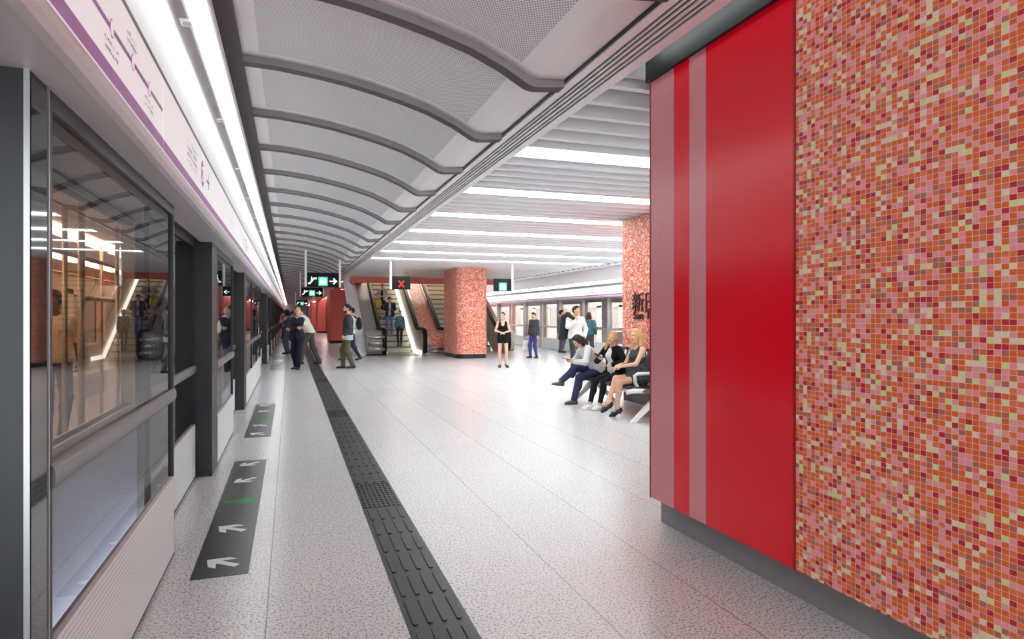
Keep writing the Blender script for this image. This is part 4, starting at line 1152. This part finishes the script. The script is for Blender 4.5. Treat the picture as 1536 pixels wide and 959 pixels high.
MB().box((2.68, 39, 3.235), (2.94, 112, 3.25)).build('housing', M_white, t)
struct('wall_red', MB().box((3.02, 38.5, .16), (3.3, YE, 3.25)), M_coralR)
struct('baseboard_red', MB().box((3.04, 38.5, 0), (3.3, YE, .16)), M_black)

# ------------------------------------------------------------------ bench
bn = thing('bench', 'black four-seat station bench with white metal arms in front of the mosaic pillar', 'bench', (5.0, 9.2, 0))
SY = [7.945, 8.595, 9.245, 9.895]
MB().box((4.98, 7.62, .335), (5.06, 10.22, .395)).build('beam', M_alu, bn)
for y in SY:
    m = MB(); P = [(4.72, .455), (4.70, .425), (4.74, .405), (5.00, .385), (5.26, .395), (5.28, .42), (5.00, .43), (4.78, .465)]
    m.prism(P[::-1], 'y', y - .295, y + .295, smooth=False); m.build('seat', M_seat, bn)
    m = MB(); P = [(5.25, .47), (5.31, .46), (5.40, .80), (5.43, .965), (5.385, .975), (5.33, .80)]
    m.prism(P, 'y', y - .295, y + .295); m.build('backrest', M_seat, bn)
for i, y in enumerate([7.62, 8.27, 8.92, 9.57, 10.22]):
    a = MB(); W = .022
    a.tube([(5.36, y, .93), (5.32, y, .76), (5.27, y, .47), (5.10, y, .395), (5.0, y, .39)], W, 8)
    if i in (0, 1, 4): a.tube([(5.30, y, .62), (5.05, y, .645), (4.82, y, .645), (4.77, y, .62), (4.78, y, .52), (4.84, y, .42), (5.0, y, .385)], W, 8, ry=1.3)
    a.build('arm_frame', M_alu, bn)
for y in (7.95, 10.05):
    for fx, dz in ((4.52, 0), (5.44, 0)):
        m = MB(); s = 1 if fx < 5 else -1
        m.hull([(fx, y - .03, 0), (fx + .07 * s, y - .03, 0), (fx + .07 * s, y + .03, 0), (fx, y + .03, 0), (5.0 - .06 * s, y - .025, .39), (5.0 + .03 * s, y - .025, .34), (5.0 + .03 * s, y + .025, .34), (5.0 - .06 * s, y + .025, .39)] if s > 0 else
               [(fx - .07, y - .03, 0), (fx, y - .03, 0), (fx, y + .03, 0), (fx - .07, y + .03, 0), (4.97, y - .025, .34), (5.06, y - .025, .39), (5.06, y + .025, .39), (4.97, y + .025, .34)])
        m.build('leg', M_alu, bn)
MB().tube([(4.46, 7.95, .425), (4.56, 7.95, .44), (4.75, 7.95, .43), (5.0, 7.95, .385)], .028, 8, ry=1.2).build('cross_arm', M_alu, bn)
MB().box((4.93, 8.1, .20), (5.10, 8.62, .335)).build('under_seat_box', mat('dark_box', (70, 68, 70), .3), bn)

# ------------------------------------------------------------------ light
w = bpy.data.worlds.new('world'); bpy.context.scene.world = w; w.use_nodes = True
w.node_tree.nodes['Background'].inputs[0].default_value = (.92, .99, 1, 1); w.node_tree.nodes['Background'].inputs[1].default_value = 2.9
sc = bpy.context.scene
vs = sc.view_settings; vs.view_transform = 'Standard'; vs.look = 'None'; vs.exposure = 0.92; vs.gamma = 1.0; vs.use_curve_mapping = False
sc.cycles.use_denoising = True; sc.cycles.max_bounces = 12; sc.cycles.diffuse_bounces = 8; sc.cycles.transparent_max_bounces = 16; sc.cycles.caustics_reflective = False; sc.cycles.caustics_refractive = False
sc.cycles.sample_clamp_indirect = 8.0
# ------------------------------------------------------------------ the people
def fc(a, b): v = R_ * a + F_ * b; return (v.x, v.y)
NAVY, BLK, GREY, WHITE = (34, 38, 56), (26, 26, 29), (84, 86, 90), (232, 230, 230)
BRN, DK, BLONDE = (62, 42, 32), (28, 24, 24), (206, 164, 108)
GP = 'people waiting along the left platform'
# woman in navy blazer, arms crossed
person('woman in navy blazer with arms crossed, smiling, standing by the tactile strip', (.20, 19.0, 0), fc(-.25, -1), 1.74, .010, 'f', 'fair', ('bun', (196, 160, 116)),
       wr=(-.11, .17, 1.17), wl=(.10, .20, 1.13), er=(1, -.15, -.5), el=(-1, -.15, -.5), hr=((-1, .1, .1), (0, -1, .1), .3), hl=((1, .05, .1), (0, -1, 0), .3),
       head=(.45, .02, .08), ar=(.06, -.02, .085), al=(-.09, .10, .085), tl=(-.45, 1, 0), top=('camisole', (60, 40, 44), 0, .006, .05), over=('blazer', (44, 46, 60), 1.0, .018, .11, .028, .20),
       legs=('trousers', (30, 36, 60)), shoes=((38, 38, 44), 'shoe'))
person('tall brown-haired man in white T-shirt leaning behind the woman in navy blazer', (.56, 20.7, .011), fc(-1, -.12), 1.88, .010, 'm', 'fair', ('short', BRN),
       pelvis=(0, -.02, .93), neck=(0, .20, 1.40), head=(.1, -.38, 0), wr=(.20, .12, .86), wl=(-.20, .16, .84), ar=(.12, -.26, .085), al=(-.10, .20, .085), kr=(0, 1, 0),
       top=('t_shirt', (226, 222, 216), .42, .014, .08), legs=('trousers', (84, 84, 80)), shoes=((60, 58, 56), 'shoe'))
person('woman in sleeveless grey-blue jumpsuit holding a phone to her ear', (-.10, 26.8, 0), fc(-1, .1), 1.76, .012, 'f', 'tan', ('bob', DK),
       wr=(.10, .24, 1.50), wl=(-.06, .24, 1.44), er=(.5, .3, -1), el=(-.4, .5, -1), hr=((-.2, -.3, 1), (-1, -.4, 0), .8), hl=((.1, -.2, 1), (1, -.3, 0), .8),
       top=('jumpsuit_top', (72, 78, 98), 0, .010, .02), legs=('trousers', (78, 84, 104)), shoes=((34, 34, 38), 'shoe'))
person('man in light blue shirt far along the platform, beyond the woman in the jumpsuit', (.10, 40.5, 0), fc(.1, 1), 1.78, .016, 'm', 'asian', ('short', DK),
       top=('shirt', (150, 168, 214), 1.0, .014, .08), legs=('trousers', (40, 40, 46)))
person('woman in grey jacket standing close to the screen doors, far along the platform', (-.42, 44.0, 0), fc(1, -.2), 1.70, .016, 'f', 'asian', ('bob', DK),
       top=('jacket', (120, 122, 130), 1.0, .018, .16), legs=('trousers', (70, 70, 78)))
# two walkers
person('bearded man in dark grey jacket and olive trousers walking with hands in his pockets', (1.56, 18.75, 0), fc(-1, -.25), 1.83, .010, 'm', 'fair', ('short', (38, 28, 24)), beard=True,
       wr=(.20, .10, .93), wl=(-.20, .10, .93), er=(.7, -1, 0), el=(-.7, -1, 0), hr=((0, .3, -1), (-1, 0, 0), .9), hl=((0, .3, -1), (1, 0, 0), .9), head=(.1, .02, 0),
       ar=(.09, .13, .085), al=(-.09, -.13, .095), top=('shirt', (178, 186, 192), .9, .012, .17), over=('jacket', (62, 64, 66), 1.0, .026, .08, .045, .16),
       legs=('trousers', (84, 88, 66)), shoes=((28, 26, 26), 'boot'))
G, gj = person('person with a black backpack walking behind the bearded man', (1.98, 22.2, 0), fc(-1, -.1), 1.78, .012, 'm', 'asian', ('short', DK),
       ar=(.08, .28, .085), al=(-.08, -.26, .12), tl=(0, 1, -.3), wr=(.24, .02, .84), wl=(-.24, .14, .86), top=('t_shirt', (228, 230, 232), .42, .014, .10), legs=('jeans', (52, 56, 84)), shoes=((46, 44, 48), 'shoe'))
# escalator riders
E1X = 4.05
I, ij = person('woman in pale grey blazer and long black skirt, highest of the three escalator riders', (3.86, 28.6, 1.400), fc(.05, -1), 1.52, .011, 'f', 'asian', ('bun', DK),
       wr=(.17, .17, 1.08), wl=(-.10, .20, 1.10), er=(1, -.5, -.4), el=(-1, -.5, -.4), hr=((-.3, 1, -.2), (-1, 0, 0), .8), hl=((1, .4, 0), (0, -1, 0), .6), head=(.2, 0, 0),
       top=('vest', (34, 32, 36), 0, .008, .05), over=('blazer', (190, 186, 190), .82, .018, .10, .05, .2), legs=('skirt', (38, 36, 42), .52))
J, jj = person('man in navy blazer and pale blue jeans looking down at his phone on the escalator', (4.02, 27.45, .707), fc(.1, -1), 1.62, .011, 'm', 'asian', ('short', (60, 40, 36)), head=(-.15, -.42, 0),
       wr=(.05, .26, 1.10), wl=(-.06, .27, 1.10), er=(1, -.5, -.5), el=(-1, -.5, -.5), hr=((-.5, .9, .15), (0, .2, 1), .7), hl=((.5, .9, .15), (0, .2, 1), .7),
       top=('shirt', (230, 220, 224), .8, .010, .10), over=('blazer', (58, 62, 84), .97, .022, .14, .05, .2), legs=('jeans', (128, 142, 198)), shoes=((196, 176, 164), 'shoe'), ar=(.10, .02, .085), al=(-.09, -.06, .085))
person('woman in teal jumper and dark skirt, lowest of the three escalator riders', (4.30, 26.55, .245), fc(-.05, -1), 1.48, .011, 'f', 'asian', ('short', (52, 36, 34)),
       wr=(.25, .05, .82), wl=(-.25, .05, .82), top=('jumper', (92, 138, 142), .97, .016, .06), legs=('skirt', (62, 58, 62), .20, (58, 50, 54)), shoes=((60, 52, 54), 'shoe'), ar=(.06, .04, .085), al=(-.05, -.06, .085))
# middle hall
person('woman in short black strap dress and black heels, standing beside the mosaic pillar', (5.86, 17.7, .03), fc(.0, -1), 1.58, .010, 'f', 'fair', ('ponytail', (50, 34, 32)), glasses=True, head=(-.35, 0, 0),
       wr=(.07, .22, 1.10), wl=(-.05, .23, 1.09), er=(1, -.6, -.5), el=(-1, -.6, -.5), hr=((-1, .5, -.1), (0, -.3, -1), .5), hl=((1, .5, -.1), (0, -.3, -1), .5),
       dress=(BLK, .20, .075, .11), shoes=(BLK, 'heel'), ar=(.10, .0, .085), al=(-.12, .03, .085), tr=(.1, 1, -.42), tl=(-.35, 1, -.42))
L_, lj = person('man in dark grey jacket and blue jeans carrying shopping bags', (8.22, 21.3, 0), fc(-.75, -.7), 1.62, .011, 'm', 'asian', ('short', (44, 34, 34)), head=(.3, -.1, 0),
       wr=(.27, .04, .80), wl=(-.26, .05, .84), ar=(.09, .10, .085), al=(-.08, -.06, .085), top=('jacket', (72, 74, 80), 1.0, .026, .10), legs=('jeans', (62, 66, 126)), shoes=((44, 40, 42), 'shoe'))
K_, kj = person('man in white shirt holding a black jacket over his shoulder, standing behind the bench', (7.02, 15.2, 0), fc(.25, -1), 1.76, .010, 'm', 'tan', ('short', (46, 32, 26)), head=(.75, .05, 0),
       wr=(.06, .20, 1.36), wl=(-.20, .12, .94), er=(1, .1, -.8), el=(-1, -.7, 0), hr=((-.2, -.2, 1), (-.3, -1, 0), 1.0), hl=((.5, .5, -1), (.4, -1, 0), .7),
       top=('shirt', (212, 209, 205), .97, .022, .05), legs=('jeans', (58, 60, 68)), shoes=((40, 36, 34), 'shoe'), ar=(.12, .10, .085), al=(-.14, -.16, .085))
person('man in grey-blue suit standing at the opposite platform doors', (10.45, 24.0, 0), fc(.9, .3), 1.74, .013, 'm', 'asian', ('short', DK), head=(-.3, 0, 0),
       wr=(.2, .1, .86), wl=(-.2, .1, .86), top=('suit_jacket', (98, 104, 122), 1.0, .020, .16), legs=('trousers', (92, 98, 116)))
person('dark-haired person in teal top seen from behind, beyond the man in white shirt', (9.55, 19.6, 0), fc(.25, 1), 1.62, .012, 'm', 'asian', ('bob', (44, 40, 40)),
       wr=(.24, .10, .92), wl=(-.24, .10, .92), top=('jumper', (58, 92, 100), .97, .020, .02), legs=('trousers', (66, 68, 74)))
# seated on the bench (seat height .45)
fs = fc(-.95, -.35)
P1, pj = person('dark-haired youth in white shirt sitting bent over a phone with one leg crossed', (5.02, 9.92, 0), fc(-.97, -.20), 1.58, .009, 'm', 'asian', ('bob', (52, 44, 44)),
       pelvis=(0, 0, .64), neck=(0, .30, 1.08), head=(.35, -.75, 0), wr=(.06, .52, .80), wl=(-.10, .50, .80), er=(1, -.2, -.6), el=(-1, -.2, -.6), hr=((-.5, .9, 0), (0, .1, 1), .8), hl=((.7, .8, 0), (0, .1, 1), .8),
       al=(-.10, .52, .085), ar=(-.04, .76, .43), kl=(-.1, .6, 1), kr=(.1, .2, 1), tr=(-.15, .95, .1), tl=(0, 1, 0),
       top=('shirt', (216, 216, 219), .97, .022, .04), legs=('trousers', (58, 62, 96)), shoes=((84, 80, 80), 'shoe'))
Q1, qj = person('smiling woman with long blonde hair in black cardigan and white top, sitting with a phone', (5.05, 9.36, 0), fc(-.80, -.62), 1.58, .009, 'f', 'fair', ('long', BLONDE),
       pelvis=(0, 0, .635), neck=(0, .10, 1.11), head=(.30, -.05, .28), wr=(.04, .36, .90), wl=(-.20, .32, .80), er=(1, -.4, -.5), el=(-1, -.4, -.6), hr=((-.6, .8, .1), (-.5, 0, 1), .9), hl=((.8, .5, -.1), (0, .1, -1), .5),
       ar=(.10, .56, .085), al=(-.06, .48, .085), tl=(.1, 1, 0), tr=(.1, 1, 0), top=('tank_top', (236, 236, 238), 0, .010, .03), over=('cardigan', (24, 24, 27), .96, .020, .08, .075, .2),
       legs=('leggings', (36, 36, 40)), shoes=((236, 234, 232), 'shoe'))
person('blonde woman in dark patterned sleeveless dress sitting with crossed legs, in black heels', (5.04, 8.60, .02), fc(-.93, -.38), 1.62, .009, 'f', 'fair', ('long', (208, 172, 112)),
       pelvis=(0, 0, .60), neck=(0, .03, 1.10), head=(.25, -.03, 0), wr=(.04, .34, .80), wl=(-.08, .40, .78), er=(.6, -.4, -.7), el=(-.6, -.4, -.7), hr=((-.3, 1, -.25), (0, 0, -1), .5), hl=((.3, 1, -.25), (0, 0, -1), .5),
       ar=(-.04, .62, .20), al=(-.06, .46, .105), kr=(-.02, .7, 1), kl=(-.04, .6, 1), tr=(-.1, 1, -.55), tl=(0, 1, -.45),
       dress=((70, 74, 80), -1, 0, .02, 'patterned'), shoes=(BLK, 'heel'))
# train passenger
person('man with curly hair in cream printed T-shirt standing inside the train', (-2.70, 9.15, .008), fc(.75, -.66), 1.80, .011, 'm', 'brown', ('afro', (40, 20, 16)), head=(-.5, -.02, 0),
       wr=(.22, .10, .90), wl=(-.24, .04, .90), hl=((0, .2, -1), (1, 0, 0), .7), ar=(.10, .14, .085), al=(-.10, -.06, .085), top=('t_shirt', (232, 206, 172), .45, .016, .06), legs=('jeans', (58, 52, 56)), shoes=((36, 32, 34), 'boot'))

# ------------------------------------------------------------------ things they hold
def handbag(label, top, w, h, d, rgb, face_rz, name='handbag', cat='bag', flare=.86, strap=.13):
    t = thing(name, label, cat, (top.x, top.y, top.z - strap - h), face_rz)
    def P(x, y, z): return (x, y, z)
    b = MB(); a = w / 2; c = d / 2; f = flare
    b.hull([(-a, -c, 0), (a, -c, 0), (a, c, 0), (-a, c, 0), (-a * f, -c * .6, h), (a * f, -c * .6, h), (a * f, c * .6, h), (-a * f, c * .6, h)])
    b.build('bag_body', mat('bag_%d_%d_%d' % rgb, rgb, .5, bump=.1), t, origin=(0, 0, 0))
    for s in (-1, 1):
        st = MB(); st.tube([(-a * .5, s * c * .55, h - .02), (-a * .42, s * c * .4, h + strap * .7), (0, s * .012, h + strap), (a * .42, s * c * .4, h + strap * .7), (a * .5, s * c * .55, h - .02)], .007, 8)
        st.build('bag_handle', mat('bag_%d_%d_%d' % rgb, rgb, .5), t, origin=(0, 0, 0))
    return t
ang = lambda f: math.atan2(-f[0], f[1])
handbag('yellow handbag hanging from the arm of the highest escalator rider', ij['WR'] + Vector((-.01, -.14, .0)), .26, .27, .12, (224, 178, 52), 0.1)
handbag('white paper shopping bag carried by the man in blue jeans', lj['WR'] + Vector((-.13, -.02, -.06)), .26, .34, .10, (222, 218, 216), .5, 'shopping_bag', 'bag', 1.0, .12)
handbag('olive shopping bag hanging behind the white paper bag of the man in jeans', lj['WR'] + Vector((.08, .22, -.06)), .26, .30, .10, (150, 142, 72), .5, 'shopping_bag', 'bag', 1.0, .12)
def phone(label, p, n, up):
    t = thing('mobile_phone', label, 'phone', p)
    n, up = Vector(n).normalized(), Vector(up).normalized(); r = up.cross(n).normalized(); up = n.cross(r)
    m = MB(); m.rbox((-.036, -.075, -.005), (.036, .075, .005), .004)
    m.v = [tuple(r * v[0] + up * v[1] + n * v[2]) for v in m.v]
    m.build('phone_case', mat('black_plastic', (18, 18, 20), .35), t, origin=(0, 0, 0))
    s = MB(); q = [(-.032, -.068), (.032, -.068), (.032, .068), (-.032, .068)]; s.face([tuple(r * a + up * b + n * .0056) for a, b in q])
    s.build('phone_screen', mat('phone_screen', (20, 24, 30), .1), t, origin=(0, 0, 0))
def loc_dir(j, v): return j['Rz'] @ Vector(v)
phone('black phone in the hands of the smiling blonde woman on the bench', qj['WR'] + loc_dir(qj, (-.05, .10, .05)), loc_dir(qj, (0, -.5, .9)), loc_dir(qj, (0, .9, .5)))
phone('black phone held by the youth bent over on the bench', pj['WR'] + loc_dir(pj, (-.05, .11, .045)), loc_dir(pj, (0, -.3, 1)), loc_dir(pj, (0, 1, .3)))
phone('dark phone in the hands of the man in navy blazer on the escalator', jj['WR'] + loc_dir(jj, (-.03, .10, .05)), loc_dir(jj, (0, -.5, .9)), loc_dir(jj, (0, .9, .5)))
# backpack
def soft(name, prims, h, lo, hi, m, parent, cuts=()):
    f = Field(lo, hi, h)
    for p in prims: (f.cap if p[0] == 'cap' else f.ell)(*p[1:-1], k=p[-1])
    for c in cuts: f.cut(*c)
    P, F = f.mesh(); return np_mesh(name, P, F, [m], parent)
b = thing('backpack', 'black backpack on the back of the walker behind the bearded man', 'backpack', G.location, G.rotation_euler.z)
soft('bag_body', [('ell', (.0, -.23, 1.24), (.15, .09, .22), None, .02), ('ell', (0, -.28, 1.16), (.11, .06, .12), None, .03)], .012, (-.3, -.5, .9), (.3, .1, 1.6), mat('black_fabric', (30, 30, 33), .8), b)
for sx in (-1, 1):
    MB().tube([(sx * .10, -.16, 1.42), (sx * .12, -.04, 1.50), (sx * .12, .09, 1.40), (sx * .13, .12, 1.24), (sx * .15, .0, 1.10), (sx * .13, -.14, 1.08)], .016, 8).build('shoulder_strap', mat('black_fabric', (30, 30, 33), .8), b, origin=(0, 0, 0))
# jacket over the shoulder
kz = K_.rotation_euler.z
t = thing('jacket', 'black jacket slung over the shoulder of the man in white shirt', 'jacket', K_.location, kz)
soft('jacket_cloth', [('cap', (.10, .12, 1.44), (.20, -.02, 1.53), .045, .06, .03), ('cap', (.20, -.02, 1.53), (.25, -.17, 1.44), .07, .09, .04), ('cap', (.24, -.17, 1.44), (.30, -.20, .92), .09, .10, .05), ('cap', (.10, -.20, 1.40), (.14, -.21, .98), .07, .09, .05), ('cap', (.31, -.16, 1.3), (.36, -.13, .98), .05, .05, .03)],
     .011, (-.15, -.45, .75), (.60, .35, 1.75), mat('black_fabric', (30, 30, 33), .8), t, [((0, 0, .86), (0, 0, -1))])
